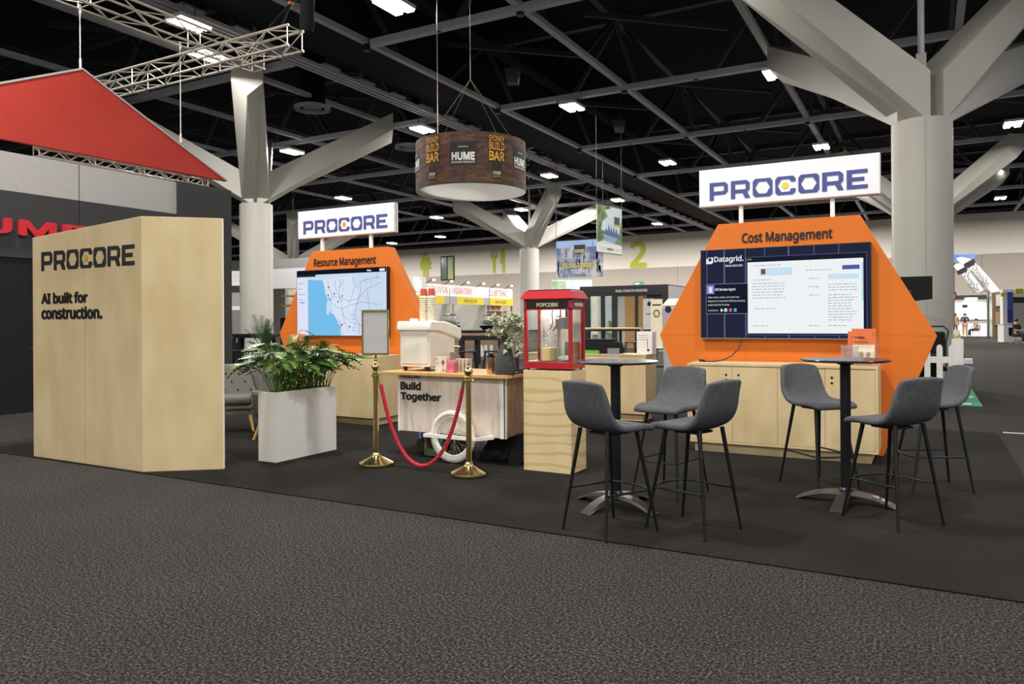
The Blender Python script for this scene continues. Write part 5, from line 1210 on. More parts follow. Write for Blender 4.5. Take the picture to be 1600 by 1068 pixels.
# ------------------------------------------------------------------ far right: lit doorway stand, glass doors, people
RD = Vector((_c, _s, 0)); FD = Vector((-_s, _c, 0))
YW = 64.2
xa, xb = AY(1488, 490, YW).x, AY(1542, 490, YW).x; zt_ = AY(1515, 461, YW).z; zw = AY(1515, 467.5, YW).z
t = thing('lit_stand', 'brightly lit white display bay far off at the end of the hall, right side', 'exhibition stand', ((xa + xb) / 2, YW, 0))
hw = (xb - xa) / 2
obj('back_wall', MB().box(-hw, hw, .3, .4, 0, zw), mat('lit_wall', 'f2f3f6', .6, emit=.35), t, smooth=0, label='white wall, its bright lighting put in as a glow'); obj('header', MB().box(-hw, hw, -.1, .4, zw, zt_), 'dark', t, smooth=0)  # wall emission stands in for the light falling on the bay
obj('shelf', MB().box(-hw, hw, .0, .3, 1.15, 1.22), 'dark', t, smooth=0); obj('wall_text', MB().box(-hw * .4, -hw * .1, .27, .3, zw * .78, zw * .86), 'letter', t, smooth=0)
obj('spotlight', MB().box(-.3, .5, -.1, .1, zw - .02, zw + .12), 'spot', t, smooth=0)

def person(label, loc, rz, clothes, legs, seat=False, arms=0, h=1.68, hair='hair', long_hair=False):
    t = thing('person', label, 'person', loc, rz); k = h / 1.7
    J = {}
    if seat:
        J = dict(pel=(0, 0, .5), ch=(-.02, 0, .86), nk=(-.01, 0, 1.06), hd=(.02, 0, 1.2), lh=(.02, .09, .5), lk=(.42, .11, .5), la=(.4, .11, .08), lt=(.55, .11, .03), rh=(.02, -.09, .5), rk=(.4, -.1, .52), ra=(.46, -.1, .1), rt=(.6, -.1, .05), ls=(-.01, .18, .98), le=(.08, .23, .74), lw=(.3, .17, .72), rs=(-.01, -.18, .98), re=(.08, -.23, .74), rw=(.3, -.17, .7))
    else:
        J = dict(pel=(0, 0, .95), ch=(0, 0, 1.25), nk=(0, 0, 1.45), hd=(.02, 0, 1.58), lh=(0, .09, .9), lk=(.03, .1, .5), la=(0, .1, .09), lt=(.14, .11, .03), rh=(0, -.09, .9), rk=(.03, -.1, .5), ra=(-.02, -.1, .09), rt=(.12, -.11, .03), ls=(0, .19, 1.38), le=(.02, .24, 1.1), lw=(.18 if arms else .06, .2, 1.05 if arms else .85), rs=(0, -.19, 1.38), re=(.02, -.24, 1.1), rw=(.18 if arms else .06, -.2, 1.05 if arms else .85))
    E_ = [('pel', 'ch'), ('ch', 'nk'), ('nk', 'hd'), ('pel', 'lh'), ('lh', 'lk'), ('lk', 'la'), ('la', 'lt'), ('pel', 'rh'), ('rh', 'rk'), ('rk', 'ra'), ('ra', 'rt'), ('nk', 'ls'), ('ls', 'le'), ('le', 'lw'), ('nk', 'rs'), ('rs', 're'), ('re', 'rw')]
    RR = dict(pel=.14, ch=.15, nk=.055, hd=.1, lh=.09, lk=.062, la=.042, lt=.035, rh=.09, rk=.062, ra=.042, rt=.035, ls=.06, le=.045, lw=.035, rs=.06, re=.045, rw=.035)
    def skin(name, keys, m, grow=0.0):
        ks = [q for q in J if q in keys]; me = bpy.data.meshes.new(name)
        me.from_pydata([tuple(Vector(J[q]) * k) for q in ks], [(ks.index(a), ks.index(b)) for a, b in E_ if a in keys and b in keys], [])
        o = bpy.data.objects.new(name, me); C.objects.link(o); o.parent = t; me.materials.append(M[m])
        o.modifiers.new('skin', 'SKIN')
        for q, v in zip(ks, me.skin_vertices[0].data): v.radius = ((RR[q] + grow) * k, (RR[q] * (.8 if q in ('pel', 'ch') else 1) + grow) * k); v.use_root = (q == ks[0])
        s = o.modifiers.new('sub', 'SUBSURF'); s.levels = 1; s.render_levels = 1; return o
    bd = skin('body', set(J), 'skin')
    skin('top', {'pel', 'ch', 'ls', 'le', 'rs', 're', 'nk'} - {'nk'} | {'nk'}, clothes, .015); skin('trousers', {'pel', 'lh', 'lk', 'la', 'rh', 'rk', 'ra'}, legs, .014)
    hd = Vector(J['hd']) * k
    hb = MB(); hb.ball(hd + Vector((-.025, 0, .035)), .112 * k, 12, 1, .95, .95)
    if long_hair: hb.ball(hd + Vector((-.07, 0, -.12)), .1 * k, 10, .6, 1, 1.6)
    obj('hair', hb, hair, t)
    fc = MB()
    for s in (-1, 1): fc.ball(hd + Vector((.088, s * .035, .0)), .011, 6)
    fc.ball(hd + Vector((.1, 0, -.03)), .016, 6); obj('face', fc, 'skin', bd)
    return t
toC = lambda p: math.atan2(-p.y, -p.x)
for px, s, cl, lg_, seat, arms, lh in ((1492.5, 'person in tan clothes standing at the left of the distant lit bay', 'cloth_tan', 'brown', False, 0, True), (1507.5, 'person in a dark top and tan trousers standing mid distant lit bay', 'cloth_dark', 'cloth_tan', False, 1, False), (1525, 'long-haired person in dark trousers sitting at the right of the distant lit bay', 'cloth_tan', 'cloth_dark', True, 1, True)):
    p = AY(px, 500, 62.6); person(s, (p.x, 62.6, 0), toC(p) + (1.3 if seat else (.4 if px < 1500 else 0)) * (-1 if seat else 1), cl, lg_, seat, arms, long_hair=lh)
    if seat:
        t = thing('chair', 'white chair under the sitting person in the distant lit bay', 'chair', (p.x, 62.6, 0), toC(p) - 1.3)
        obj('seat', MB().box(-.22, .2, -.21, .21, .4, .44), 'white', t, smooth=0); obj('backrest', MB().box(-.26, -.22, -.21, .21, .44, .85), 'white', t, smooth=0)
        for a in (-.2, .17):
            for b in (-.18, .18): obj('leg', MB().cyl((a, b, 0), (a, b, .4), .015, n=6), 'steel', t)
# glass doors and stands along the right edge
p0, p1 = AD(1543, 500, 56), AD(1554, 500, 52)
t = thing('glass_screen', 'pale green glass door panel beside the distant lit bay', 'glass door', (p0.x, p0.y, 0))
dv = Vector((p1.x - p0.x, p1.y - p0.y, 0)); zt_ = AD(1548, 463, 54).z
mb = MB(); mb.prism([(0, 0), (dv.length, 0), (dv.length, zt_), (0, zt_)], (0, 0, 0), dv.normalized(), Z_, dv.normalized().cross(Z_) * .1); obj('panel', mb, mat('pale_green_glass', 'a8b4a8', .25), t, smooth=0)
fr = MB(); fr.beam((0, 0, 0), (0, 0, zt_), .14, .14); fr.beam(dv, dv + Z_ * zt_, .14, .14); fr.beam((0, 0, zt_), dv + Z_ * zt_, .14, .14); obj('frame', fr, 'white', t, smooth=0)
def flat_stand(name, label, px0_, px1_, py0_, d, m, cat='exhibition stand', parts=()):
    a, b = AD(px0_, 500, d), AD(px1_, 500, d); zt_ = AD((px0_ + px1_) / 2, py0_, d).z; wv = Vector((b.x - a.x, b.y - a.y, 0)); u_ = wv.normalized(); n_ = u_.cross(Z_)
    t = thing(name, label, cat, (a.x, a.y, 0))
    mb = MB(); mb.prism([(0, 0), (wv.length, 0), (wv.length, zt_), (0, zt_)], (0, 0, 0), u_, Z_, n_ * -.25); obj('wall', mb, m, t, smooth=0)
    for nm, m2, qx0, qx1, qy0, qy1 in parts:
        f0, f1 = (qx0 - px0_) / (px1_ - px0_) * wv.length, (qx1 - px0_) / (px1_ - px0_) * wv.length; z0_, z1_ = AD(qx0, qy1, d).z, AD(qx0, qy0, d).z
        mb = MB(); mb.prism([(f0, max(0, z0_)), (f1, max(0, z0_)), (f1, z1_), (f0, z1_)], n_ * .06, u_, Z_, n_ * -.06); obj(nm, mb, m2, t, smooth=0)
    return t
M['brown_dark'] = mat('dark_brown_panel', '57482f', .6); M['blue_panel'] = mat('blue_panel', '3d56a8', .6)
flat_stand('door_stand', 'dark brown timber door on a stand right of the pale green glass panel', 1554, 1567, 457, 50, 'brown_dark', parts=(('door_light', 'band', 1556, 1564, 460, 478), ('sill', 'white', 1554, 1567, 528, 545), ('coat', 'brown', 1555, 1561, 487, 508)))
flat_stand('blue_stand', 'white and blue shell stand near the right edge of the picture', 1567, 1602, 452, 45, 'white', parts=(('blue_wall', 'blue_panel', 1574, 1582, 456, 483), ('navy_wall', 'navy_cloth', 1574, 1582, 483, 504), ('dark_sign', 'black', 1582, 1602, 464, 473), ('backdrop', 'band', 1582, 1602, 473, 520), ('yellow_tag', 'yellow', 1563.5, 1569, 457, 463), ('yellow_tag', 'yellow', 1586, 1598, 451, 458)))
a = AD(1576, 520, 40)
t = thing('reception_counter', 'small white reception counter at the right edge of the picture', 'counter', (a.x, a.y, 0), YAW)
obj('counter_body', MB().box(-.26, .26, 0, .5, .04, .98), 'white', t, smooth=0); obj('counter_top', MB().box(-.28, .28, -.02, .52, .98, 1.02), 'band', t, smooth=0); text('Tu', 'letter', t, a * 1 + Vector((-.06 * _c, -.06 * _s, 0)) * 1 + Vector((_s * .01, -_c * .01, .5 - a.z)), RD, .22, .12, bold=.04, world=False) if False else None
obj('lettering_panel', MB().box(.02, .22, -.006, 0, .48, .6), 'letter', t, smooth=0) if False else None
pp = AD(1588, 520, 38); person('person in dark clothes and a cap sitting at the right edge of the picture', (pp.x, pp.y, 0), toC(pp) + .9, 'cloth_dark', 'cloth_dark', True, 1, hair='black')
t = thing('chair', 'black chair under the person in dark clothes at the right edge', 'chair', (pp.x, pp.y, 0), toC(pp) + .9)
obj('seat', MB().box(-.22, .2, -.21, .21, .4, .44), 'black', t, smooth=0); obj('backrest', MB().box(-.26, -.22, -.21, .21, .44, .85), 'black', t, smooth=0)
for a_ in (-.2, .17):
    for b_ in (-.18, .18): obj('leg', MB().cyl((a_, b_, 0), (a_, b_, .4), .015, n=6), 'steel', t)
# feather flags
for k, (poly, s) in enumerate((([(1494, 404), (1500, 401.5), (1508, 402), (1518, 405), (1530, 416), (1548, 436), (1563, 454), (1549, 457), (1536, 441), (1519, 424), (1502, 412)], 'white slanting feather flag with grey wording on the far right wall, upper one'), ([(1489, 415), (1499, 411), (1512, 420), (1530, 443), (1537, 453), (1527, 457), (1516, 446), (1503, 431), (1494, 420)], 'white slanting feather flag with grey wording on the far right wall, lower one'))):
    Yf = 56.0 + k; P = [AY(a, b, Yf) for a, b in poly]; c0 = P[0]
    t = thing('feather_flag', s, 'flag', c0); mb = MB(); mb.prism([(q.x - c0.x, q.z - c0.z) for q in P], (0, 0, 0), X_, Z_, (0, .05, 0)); obj('cloth', mb, mat('flag_white', 'c8c8ca', .7) if k == 0 else bpy.data.materials['flag_white'], t, smooth=0)
    s0, s1 = (AY(1513, 408, Yf), AY(1541, 446, Yf)) if k == 0 else (AY(1501, 420, Yf), AY(1526, 455, Yf)); uu = (s1 - s0); L = uu.length; up_ = Vector((-uu.z, 0, uu.x)).normalized()
    text('StoneSet', mat('flag_grey', '55565a', .7) if k == 0 else bpy.data.materials['flag_grey'], t, s0 - Y_ * .05 - up_ * .2 + uu * .2, uu, L * .8, .5, up=up_, bold=.0)
    obj('logo_square', MB().beam(s0 - Y_ * .05 - c0, s0 - Y_ * .05 - c0 + uu * .16, .62, .02, up=(0, 1, 0)), 'letter', t, smooth=0)
    pole = MB(); pe = P[6] if k == 0 else P[4]; po = AY(1565 if k == 0 else 1544.5, 456, Yf); pole.cyl(pe - c0, po - c0, .03, n=6); pole.cyl(po - c0, Vector((po.x - c0.x, 0, -c0.z)), .03, n=6); obj('pole', pole, 'black', t)
Yf = 57.5; P = [AY(a, b, Yf) for a, b in ((1489, 397.5), (1524, 396), (1522, 405), (1505, 400), (1494, 406), (1489, 412))]; t = thing('blue_flag', 'blue flag tip behind the white feather flags on the far right', 'flag', P[0]); mb = MB(); mb.prism([(q.x - P[0].x, q.z - P[0].z) for q in P], (0, 0, 0), X_, Z_, (0, .05, 0)); obj('cloth', mb, 'blue_panel', t, smooth=0); obj('pole', MB().cyl((.06, .08, 0), (.06, .08, -P[0].z), .03, n=6), 'black', t)

# ================================================================== MIDDLE BACKGROUND STANDS
# charcoal window stand
YB = 34.0; xa, xb = AY(906, 450, YB).x, AY(1043, 450, YB).x; zt_ = 3.0
t = thing('window_stand', 'charcoal exhibition stand displaying windows, behind the popcorn machine', 'exhibition stand', ((xa + xb) / 2, YB, 0)); hw = (xb - xa) / 2
mb = MB(); mb.box(-hw, hw - .3, 0, .3, 2.52, zt_); mb.box(-hw, -hw + .45, 0, .3, 0, 2.52); mb.box(hw - .3, hw, 0, 5, 0, zt_); mb.box(-hw + 1.1, -hw + 1.25, 0, .2, 0, 2.52); mb.box(-.55, -.3, 0, .2, 0, 2.52); mb.box(.62, .75, 0, .2, 0, 2.52); mb.box(-hw, hw - .3, 4.7, 5, 0, zt_); mb.box(1.15, hw - .3, .15, .3, 0, 2.52)
obj('frame', mb, 'dark', t, smooth=0)
obj('side_panel', MB().box(hw, hw + .02, .1, 5, 2.3, zt_ - .05), 'band', t, smooth=0)
obj('lit_interior', MB().box(-hw + .45, -.55, 1.2, 1.3, 0, 2.52), mat('pale_interior', 'c8d2d6', .6), t, smooth=0)
obj('white_door', MB().box(-.3, .08, .1, .16, 0, 2.5), mat('grey_door', 'c4bfb6', .5), t, smooth=0); obj('timber_door', MB().box(.08, .62, .1, .16, 0, 2.5), 'wood_door', t, smooth=0); obj('timber_panel', MB().box(.75, .98, .1, .16, 0, 2.5), 'wood_door', t, smooth=0); obj('poster', MB().box(1.0, 1.5, .08, .14, .9, 2.35), 'white', t, smooth=0); obj('poster_print', MB().prism(hexa(1.3, 2.1, .1, .1), (0, .07, 0), X_, Z_, (0, .01, 0)).box(1.15, 1.45, .07, .08, 1.6, 1.64), 'letter', t, smooth=0)
obj('window_glass', MB().box(-hw + .45, -hw + 1.1, .08, .1, 0, 2.5).box(-hw + 1.25, -.55, .08, .1, 0, 2.5), 'pane', t, smooth=0)
text('IDEAL HONGTAI WINDOWS', 'white_letter', t, (t.location.x - .35, YB - .01, 2.68), X_, 1.6, .13, bold=.025)
p = AY(958, 520, YB + .6)
t = thing('palm', 'leafy green pot plant inside the charcoal window stand', 'potted plant', (p.x, YB + .7, 0)); rnd = random.Random(21); lf = MB()
def fronds(mb, base, nfr, L, spread, rnd, wl=.05, nl=9):
    for i in range(nfr):
        an = rnd.uniform(0, 2 * PI); el = rnd.uniform(.5, 1.35); d = Vector((math.cos(an) * math.cos(el) * spread, math.sin(an) * math.cos(el) * spread, math.sin(el))); Lf = L * rnd.uniform(.7, 1.1)
        pts = [base + d * Lf * s + Vector((0, 0, -.35 * Lf * s * s * math.cos(el))) for s in [k / 6 for k in range(7)]]
        mb.tube(pts, .008, 4, r2=.002)
        for k in range(nl):
            s = .35 + .65 * k / nl; j = min(5, int(s * 6)); q = pts[j].lerp(pts[j + 1], s * 6 - j); tg = (pts[j + 1] - pts[j]).normalized(); sd = tg.cross(Z_).normalized()
            for sg in (-1, 1):
                e = q + (tg * .7 + sd * sg - Z_ * .15).normalized() * Lf * .32 * (1.2 - s); w_ = tg * wl * .3; mb.add([q - w_, q + w_, e], [(0, 1, 2)])
fronds(lf, Vector((0, 0, .5)), 16, 1.3, 1, rnd, .12); obj('foliage', lf, mat('bright_leaf', '6f9a45', .5), t, smooth=0, clean=False); obj('pot', MB().lathe([(.16, 0), (.2, .45), (.18, .45), (.17, .05)], n=20), 'white', t); obj('stem', MB().cyl((0, 0, .05), (0, 0, .6), .03, n=8), 'brown', t)
p = AY(1009, 500, 31); t = thing('roll_banner', 'cream pull-up banner with a line drawing, standing before the charcoal window stand', 'banner', (AY(1026, 500, 31).x, 31, 0))
zt_ = AY(1026, 467, 31).z; hw = AY(1035, 500, 31).x - t.location.x
obj('sheet', MB().box(-hw, hw, 0, .03, .1, zt_), 'cream', t, smooth=0); obj('base', MB().box(-hw - .05, hw + .05, -.12, .15, 0, .1), 'alu', t, smooth=0)
mb = MB(); mb.box(-hw * .75, hw * .75, -.004, 0, zt_ - .28, zt_ - .22); obj('title', mb, 'letter', t, smooth=0)
obj('drawing', MB().prism(hexa(0, 0, .17, .17), (.0, -.005, zt_ - .62), X_, Z_, (0, .004, 0)), mat('drawing_olive', '7c7a5e', .7), t, smooth=0); obj('drawing_centre', MB().prism(hexa(0, 0, .09, .09), (.0, -.008, zt_ - .62), X_, Z_, (0, .003, 0)), 'cream', t, smooth=0)
# lilac cabinet behind the right hexagon
YL = 11.6; xa = AY(1033, 500, YL).x
t = thing('service_robot', 'lilac grey upright machine with a dark round eye, behind the right orange hexagon', 'machine', (xa + .4, YL, 0)); zt_ = AY(1045, 466, YL).z
obj('cabinet', MB().hull([(-.36, 0, .03), (.5, 0, .03), (.5, .5, .03), (-.36, .5, .03)], [(-.4, 0, zt_ - .12), (.5, 0, zt_ - .12), (.5, .5, zt_ - .12), (-.4, .5, zt_ - .12)]), 'lilac', t, smooth=0, bevel=.04)
obj('cap', MB().hull([(-.4, .01, zt_ - .12), (.5, .01, zt_ - .12), (.5, .5, zt_ - .12), (-.4, .5, zt_ - .12)], [(-.32, .08, zt_), (.5, .08, zt_), (.5, .45, zt_), (-.32, .45, zt_)]), 'white_gloss', t, smooth=0, bevel=.02)
e = AY(1044, 483, YL); obj('eye', MB().cyl((e.x - t.location.x, -.012, e.z), (e.x - t.location.x, .01, e.z), .05, n=20), 'black', t); obj('foot', MB().box(-.3, .4, .05, .45, 0, .03), 'black', t, smooth=0)
# tall tables
def tall_table(label, px0_, px1_, py, z, d, legs, m='brown', apron=.1):
    a, b = AD(px0_, py, d), AD(px1_, py, d); mid = (a + b) / 2; L = (a - b).length / 2; t = thing('tall_table', label, 'table', (mid.x, mid.y, 0), YAW)
    obj('tabletop', MB().box(-L, L, -.3, .3, z - .05, z), m, t, smooth=0); obj('apron', MB().box(-L + .05, L - .05, -.26, .26, z - .05 - apron, z - .05), 'black', t, smooth=0)
    for x in (-L + .07, L - .07):
        for yy in (-.24, .24): obj('leg', MB().box(x - .05, x + .05, yy - .05, yy + .05, 0, z - .05 - apron), 'black', t, smooth=0)
    for x in (-.3, .25):
        obj('middle_post', MB().box(x - .045, x + .045, -.03, .03, 0, z - .05 - apron), 'black', t, smooth=0)
    return t
tall_table('long dark bar table with timber top behind the cart, glass terrariums beyond it', 717, 812, 520, 1.05, 17.4, 4)
tall_table('dark bar table with pale timber top behind the black bag', 915, 1000, 510.5, 1.1, 24.5, 4, 'pine', .06)
tall_table('dark bar table further back carrying the two glass terrariums', 672, 800, 514, 1.05, 23.5, 4, 'black', .1)
def globe(px, label):
    p = AD(px, 516, 23.4); t = thing('terrarium', label, 'terrarium', (p.x, p.y, 1.05), 0, 'glass terrariums'); r = .33
    obj('tray', MB().lathe([(.2, 0), (.34, .14), (.32, .15), (.0, .1)], n=28), 'black_matt', t)
    obj('globe', MB().lathe([(.3, .13), (.335, .2), (.34, .28), (.31, .38), (.24, .45), (.2, .47)], n=32, cap=False), 'glass', t); obj('rim', MB().lathe([(.2, .47), (.23, .49), (.16, .53), (.05, .53), (.0, .54)], n=24, cap=False), mat('bronze_lid', '5a5a50', .4, .5) if 'bronze_lid' not in bpy.data.materials else bpy.data.materials['bronze_lid'], t)
    rnd = random.Random(px); lf = MB()
    for k in range(110):
        an = rnd.uniform(0, 2 * PI); rr = rnd.uniform(0, .26); b = Vector((math.cos(an) * rr, math.sin(an) * rr, .13)); leaf2(lf, b + Vector((0, 0, rnd.uniform(0, .07))), Vector((rnd.uniform(-.6, .6), rnd.uniform(-.6, .6), 1)), Vector((1, .3, 0)), rnd.uniform(.1, .2), .035)
    obj('plants', lf, [mat('moss_green', '6f8f45', .6) if 'moss_green' not in bpy.data.materials else bpy.data.materials['moss_green'], 'sage'], t, smooth=0, clean=False); obj('hanging_chain', MB().cyl((0, 0, .54), (0, 0, 1.3), .012, n=6), 'alu', t)
globe(703, 'round glass terrarium with green plants, left of the tea boxes, half behind the coffee machine'); globe(765, 'round glass terrarium with green plants, left of the variegated vase branches')
def tall_stool(px, d, label, py=545):
    p = AD(px, py, d); t = thing('metal_stool', label, 'stool', (p.x, p.y, 0), YAW, 'black metal stools'); z = .68
    obj('seat', MB().box(-.17, .17, -.17, .17, z - .03, z), 'black_metal', t, smooth=0, bevel=.01)
    for a in (-1, 1):
        for b in (-1, 1): obj('leg', MB().cyl((a * .23, b * .23, 0), (a * .13, b * .13, z - .03), .016, n=8), 'black_metal', t)
    obj('stretcher', MB().tube([(.19, .19, .25), (-.19, .19, .25), (-.19, -.19, .25), (.19, -.19, .25)], .01, 6, closed=True), 'black_metal', t)
tall_stool(731, 16.6, 'black metal stool under the long bar table, left of the steel tumbler'); tall_stool(768, 16.6, 'black metal stool under the long bar table, right behind the steel tumbler')
tall_stool(985, 23.0, 'black metal stool under the pale-topped table, beside the white display box'); tall_stool(1034, 17.5, 'black metal stool standing on green floor left of the right orange hexagon', 560)
# timber clad bar counter behind the table
a, b = AD(700, 545, 26), AD(846, 545, 26); mid = (a + b) / 2; L = (a - b).length / 2
t = thing('bar_counter', 'timber clad bar counter with white wording behind the black stools', 'bar counter', (mid.x, mid.y, 0), YAW)
obj('front', MB().box(-L, L, 0, .5, 0, .98), mat('clad_timber', '8a7260', .6, col2='a88f78', scale=3, stretch=(.5, .5, 4)), t, smooth=0); obj('counter_top', MB().box(-L - .05, L + .05, -.06, .56, .98, 1.03), 'black', t, smooth=0)
me = text('au', 'white_letter', t, (-L * .42, -.004, .1), X_, .62, .42, bold=.05, world=False)
# green floor area behind
for pts, s in (((-7.6, -6.9, 15.2, 18.0), 'green floor mat under the bar tables, seen left of the right orange hexagon'), ((-16.6, -14.2, 13.5, 15.8), 'green floor mat behind the planter, left of the left-hand panel')):
    tag(obj('floor_mat', MB().box(pts[0], pts[1], pts[2], pts[3], 0, .012), 'teal', smooth=0), s, 'mat')

# white shell stands with yellow header band, running away along the left of the aisle
XV = -18.5
t = thing('shell_stand', 'row of white shell stands with yellow header band, behind the cup stacks', 'exhibition stand', (XV, 28, 0))
obj('fascia', MB().box(XV - .12, XV, 23.6, 33.5, 2.45, 2.95), 'white', t, world=True, smooth=0)
yb = [(23.6, 27.3), (28.3, 30.6), (31.2, 33.5)]
for a, b in yb: obj('yellow_band', MB().box(XV - .1, XV + .03, a, b, 2.1, 2.45), 'yellow', t, world=True, smooth=0)
obj('grey_band', MB().box(XV - .1, XV + .02, 23.6, 33.5, 2.1, 2.45), 'band', t, world=True, smooth=0)
pm = MB()
for yy in (23.6, 27.6, 28.1, 30.9, 33.5): pm.box(XV - .08, XV + .01, yy - .05, yy + .05, 0, 2.45)
obj('post', pm, 'alu', t, world=True, smooth=0)
obj('back_wall', MB().box(XV - 3.2, XV - 3.1, 23.6, 33.5, 0, 2.45), mat('shell_wall', 'c9c4bb', .6), t, world=True, smooth=0)
for yy in (27.85, 31.0): obj('side_wall', MB().box(XV - 3.2, XV - .1, yy - .05, yy + .05, 0, 2.45), bpy.data.materials['shell_wall'], t, world=True, smooth=0)
for a, b, s, m_ in ((24.2, 25.6, 'SUL', 'red_letter'), (25.9, 27.6, 'GOUVIA', mat('salmon_letter', 'c99a96', .6)), (28.0, 29.6, 'ASIAN TIME', 'pink'), (31.2, 33.0, 'LUBTRAC', 'red_letter')): text(s, m_, t, (XV + .006, a, 2.56), Y_, b - a, .3, bold=.0)
for a, s in ((25.2, 'EVENTS'), (28.9, 'EVENT COLLECTIVE'), (31.7, 'EVENT COLLECTIVE')): text(s, 'brown_dark', t, (XV + .035, a, 2.2), Y_, 1.1, .14, bold=.0)
sl = MB(); sh = MB()
for k in range(7):
    yy = 24.6 + k * 1.35; sh.beam((XV, yy, 2.95), (XV + .35, yy, 3.12), .03, .03); sl.lathe([(.04, 0), (.075, .03), (.04, .07)], (XV + .4, yy, 3.05), n=12)
obj('lamp_arm', sh, 'dark', t, world=True, smooth=0); obj('lamp', sl, 'spot', t, world=True, label='lit spotlight head')
rk = MB()
for r_ in range(5):
    for c_ in range(4): rk.box(XV - .55, XV - .5, 31.35 + c_ * .5, 31.75 + c_ * .5, .75 + r_ * .42, 1.0 + r_ * .42)
obj('product_wall', MB().box(XV - .6, XV - .55, 31.2, 33.4, .4, 2.95), 'cream', t, world=True, smooth=0); obj('product', rk, mat('dark_red_product', '8e4a48', .6), t, world=True, smooth=0)
obj('screen', MB().box(XV - 3.08, XV - 3.05, 28.8, 30.2, .9, 2.0), E('pale', 'c4d2f4', .9), t, world=True, smooth=0); obj('dark_doorway', MB().box(XV - 3.08, XV - 3.05, 25.0, 26.2, 0, 2.1), 'dark', t, world=True, smooth=0)
# white curved header left of it
t = thing('cloud_sign', 'bright white rounded header panel with small print, right beside the left orange hexagon', 'sign', (-17.2, 22.0, 0))
A_, B_ = AX(610, 440, -17.4), AX(666, 440, -17.4); zl, zh = AX(640, 455, -17.4).z, AX(640, 431, -17.4).z
obj('panel', MB().box(-17.5, -17.4, A_.y, B_.y, zl, zh), mat('header_grey', 'cfd2d2', .5), t, world=True, smooth=0)
cy = (A_.y * .6 + B_.y * .4); mb = MB(); mb.prism(arc(0, 0, .66 * (zh - zl), 0, 360, 24)[:-1], (-17.39, cy - .3, zl + .45 * (zh - zl)), Y_, Z_, (.03, 0, 0)); mb.prism(arc(0, 0, .5 * (zh - zl), 0, 360, 24)[:-1], (-17.39, cy + .75, zl + .48 * (zh - zl)), Y_, Z_, (.03, 0, 0))
obj('round_panel', mb, 'lightbox', t, world=True, smooth=0); obj('post', MB().box(-17.48, -17.42, A_.y, A_.y + .1, 0, zl).box(-17.48, -17.42, B_.y - .1, B_.y, 0, zl), 'alu', t, world=True, smooth=0)
text('THE BUILD PARK', 'letter', t, (-17.36, B_.y - .75, zl + .5 * (zh - zl)), Y_, .6, .12, bold=.01) if False else None
# pale stand between column and left hexagon
t = thing('lightbox_stand', 'pale stand with white light-box header, between the left column and the left hexagon', 'exhibition stand', (-26, 25, 0))
x0s, x1s = AY(425, 450, 25).x, AY(485, 450, 25).x
z_ = lambda py: AY(450, py, 25).z
obj('header', MB().box(x0s - .5, x1s, 25, 25.3, z_(450), z_(419)), 'lightbox', t, world=True, smooth=0); obj('upper_band', MB().box(x0s - .5, x1s, 25, 25.3, z_(419), z_(404)), 'band', t, world=True, smooth=0)
obj('beige_wall', MB().box(x0s - .5, x1s, 26.5, 26.6, 0, z_(450)), 'cream', t, world=True, smooth=0); obj('shelf', MB().box(x0s, x1s, 25.6, 26.5, z_(478), z_(475)).box(x0s, x1s, 25.6, 26.5, z_(462), z_(460)), 'leg_wood', t, world=True, smooth=0); obj('yellow_panel', MB().box(x0s, x1s - 1, 26.4, 26.5, z_(492), z_(481)), mat('ochre_panel', 'c9ac5a', .6), t, world=True, smooth=0); obj('dark_base', MB().box(x0s, x1s, 25.5, 26.4, 0, z_(496)), 'dark2', t, world=True, smooth=0)
t = thing('tile_stand', 'narrow glimpse of a grey stand between charcoal pier and left column', 'exhibition stand', (-24, 17.5, 0))
p = AD(358, 450, 27.5); q = AD(374, 450, 27.5)
for nm, m_, py1, py0_ in (('upper_wall', 'white', 423, 441), ('glow_strip', 'lightbox', 441, 446), ('sign_band', 'dark', 446, 457), ('grey_wall', 'band', 457, 478), ('glow_strip', 'lightbox', 478, 484), ('lower_wall', mat('mid_grey', '8a8884', .6), 484, 535)):
    za, zb_ = AD(365, py0_, 27.5).z, AD(365, py1, 27.5).z; mb = MB(); u_ = (q - p); u_.z = 0; L = u_.length; u_.normalize(); mb.prism([(-.6, za), (L + .3, za), (L + .3, zb_), (-.6, zb_)], (p.x, p.y, 0), u_, Z_, FD * .15); obj(nm, mb, m_, t, world=True, smooth=0)
obj('base', MB().prism([(-.6, 0), (.8, 0), (.8, AD(365, 535, 27.5).z), (-.6, AD(365, 535, 27.5).z)], (p.x, p.y, 0), u_, Z_, FD * .15), 'dark2', t, world=True, smooth=0)
tall_stool(372, 17.8, 'black metal stool at the left end of the black high table behind the planter'); tall_stool(400, 17.6, 'black metal stool at the middle of the black high table behind the planter')
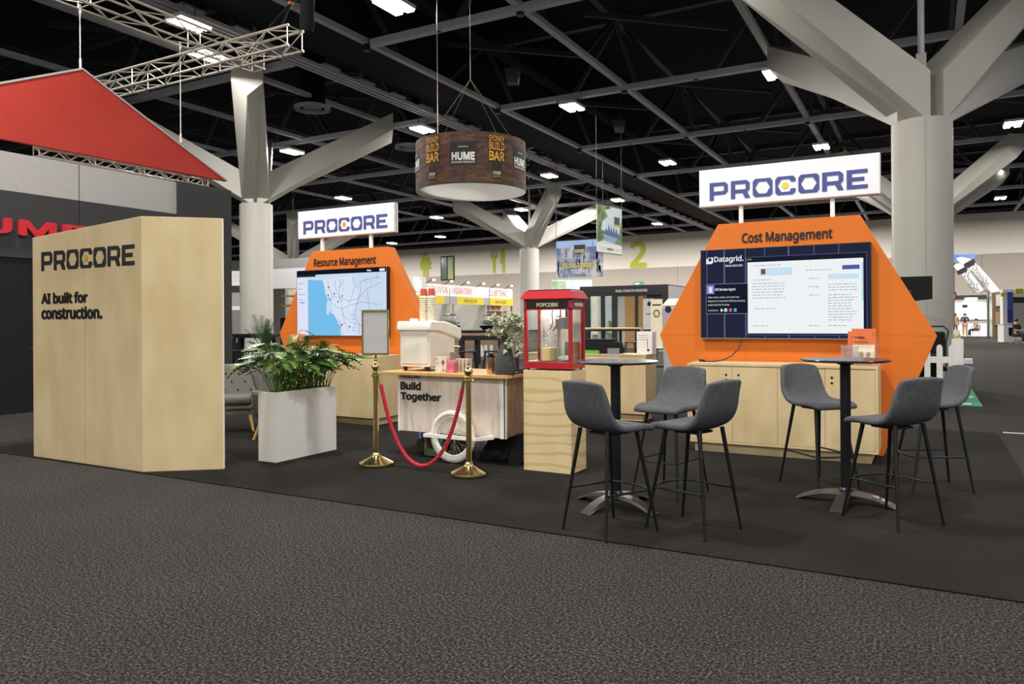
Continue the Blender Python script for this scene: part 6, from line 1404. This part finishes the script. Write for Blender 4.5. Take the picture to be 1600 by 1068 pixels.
# black high table and palm behind the planter
tall_table('black high table behind the planter foliage, before the left column', 366, 428, 516, 1.05, 19.5, 4, 'black', .06)
p = AD(411, 540, 12.6)
t = thing('palm', 'slender green palm rising above the planter, before the left column', 'potted plant', (p.x, p.y, 0)); lf = MB(); rnd = random.Random(8)
fronds(lf, Vector((0, 0, .85)), 14, .85, .5, rnd, .03, 12); obj('foliage', lf, 'palm', t, smooth=0, clean=False); obj('stem', MB().cyl((0, 0, .05), (0, 0, .95), .02, n=8), 'stem', t); obj('pot', MB().lathe([(.14, 0), (.18, .4), (.16, .4), (.15, .05)], n=24), 'black_matt', t)
p = AD(52, 543, 8.3)
t = thing('leaf_sprig', 'small green leaf tip poking out left of the plywood totem wall', 'plant', (p.x, p.y, 0)); lf = MB()
lobed_leaf(lf, (0, 0, p.z - .01), Vector((-_c, -_s, .15)), Z_, .1, .02, .4, 4); obj('foliage', lf, 'leaf', t, smooth=60); obj('stem', MB().tube([(.25, .15, 0), (.12, .1, .6), (0, 0, p.z - .01)], .006, 6), 'stem', t); obj('pot', MB().lathe([(.1, 0), (.13, .25), (.11, .25), (.1, .03)], (.25, .15, .009), n=20), 'black_matt', t)
# bright printed wall above the popcorn machine, exit sign
a, b = AD(862, 437, 38), AD(925, 437, 38); zt_, zl = AD(890, 437, 38).z, AD(890, 470, 38).z; t = thing('printed_wall', 'pale blue and green printed wall behind the red popcorn machine roof', 'exhibition stand', (a.x, a.y, 0), YAW); L = (b - a).length
obj('print', MB().box(0, L, 0, .1, 0, zt_), mat('aqua_print', 'a9d2dc', .5, col2='e4eef0', scale=.8), t, smooth=0); obj('green_print', MB().box(0, L * .35, -.01, 0, zl, zt_ - .05), mat('meadow_print', '9fb98a', .6, col2='d6e2d8', scale=2), t, smooth=0)
p = AY(997, 443, 64.9); t = thing('exit_sign', 'small green exit sign on the end wall, above the charcoal window stand', 'sign', (p.x, p.y, p.z)); obj('case', MB().box(-.42, .42, -.05, .07, -.18, .18), mat('exit_green', '2f8a62', .5, emit=.4), t, smooth=0); obj('symbol', MB().box(-.28, .14, -.056, -.05, -.07, .07), 'white', t, smooth=0)
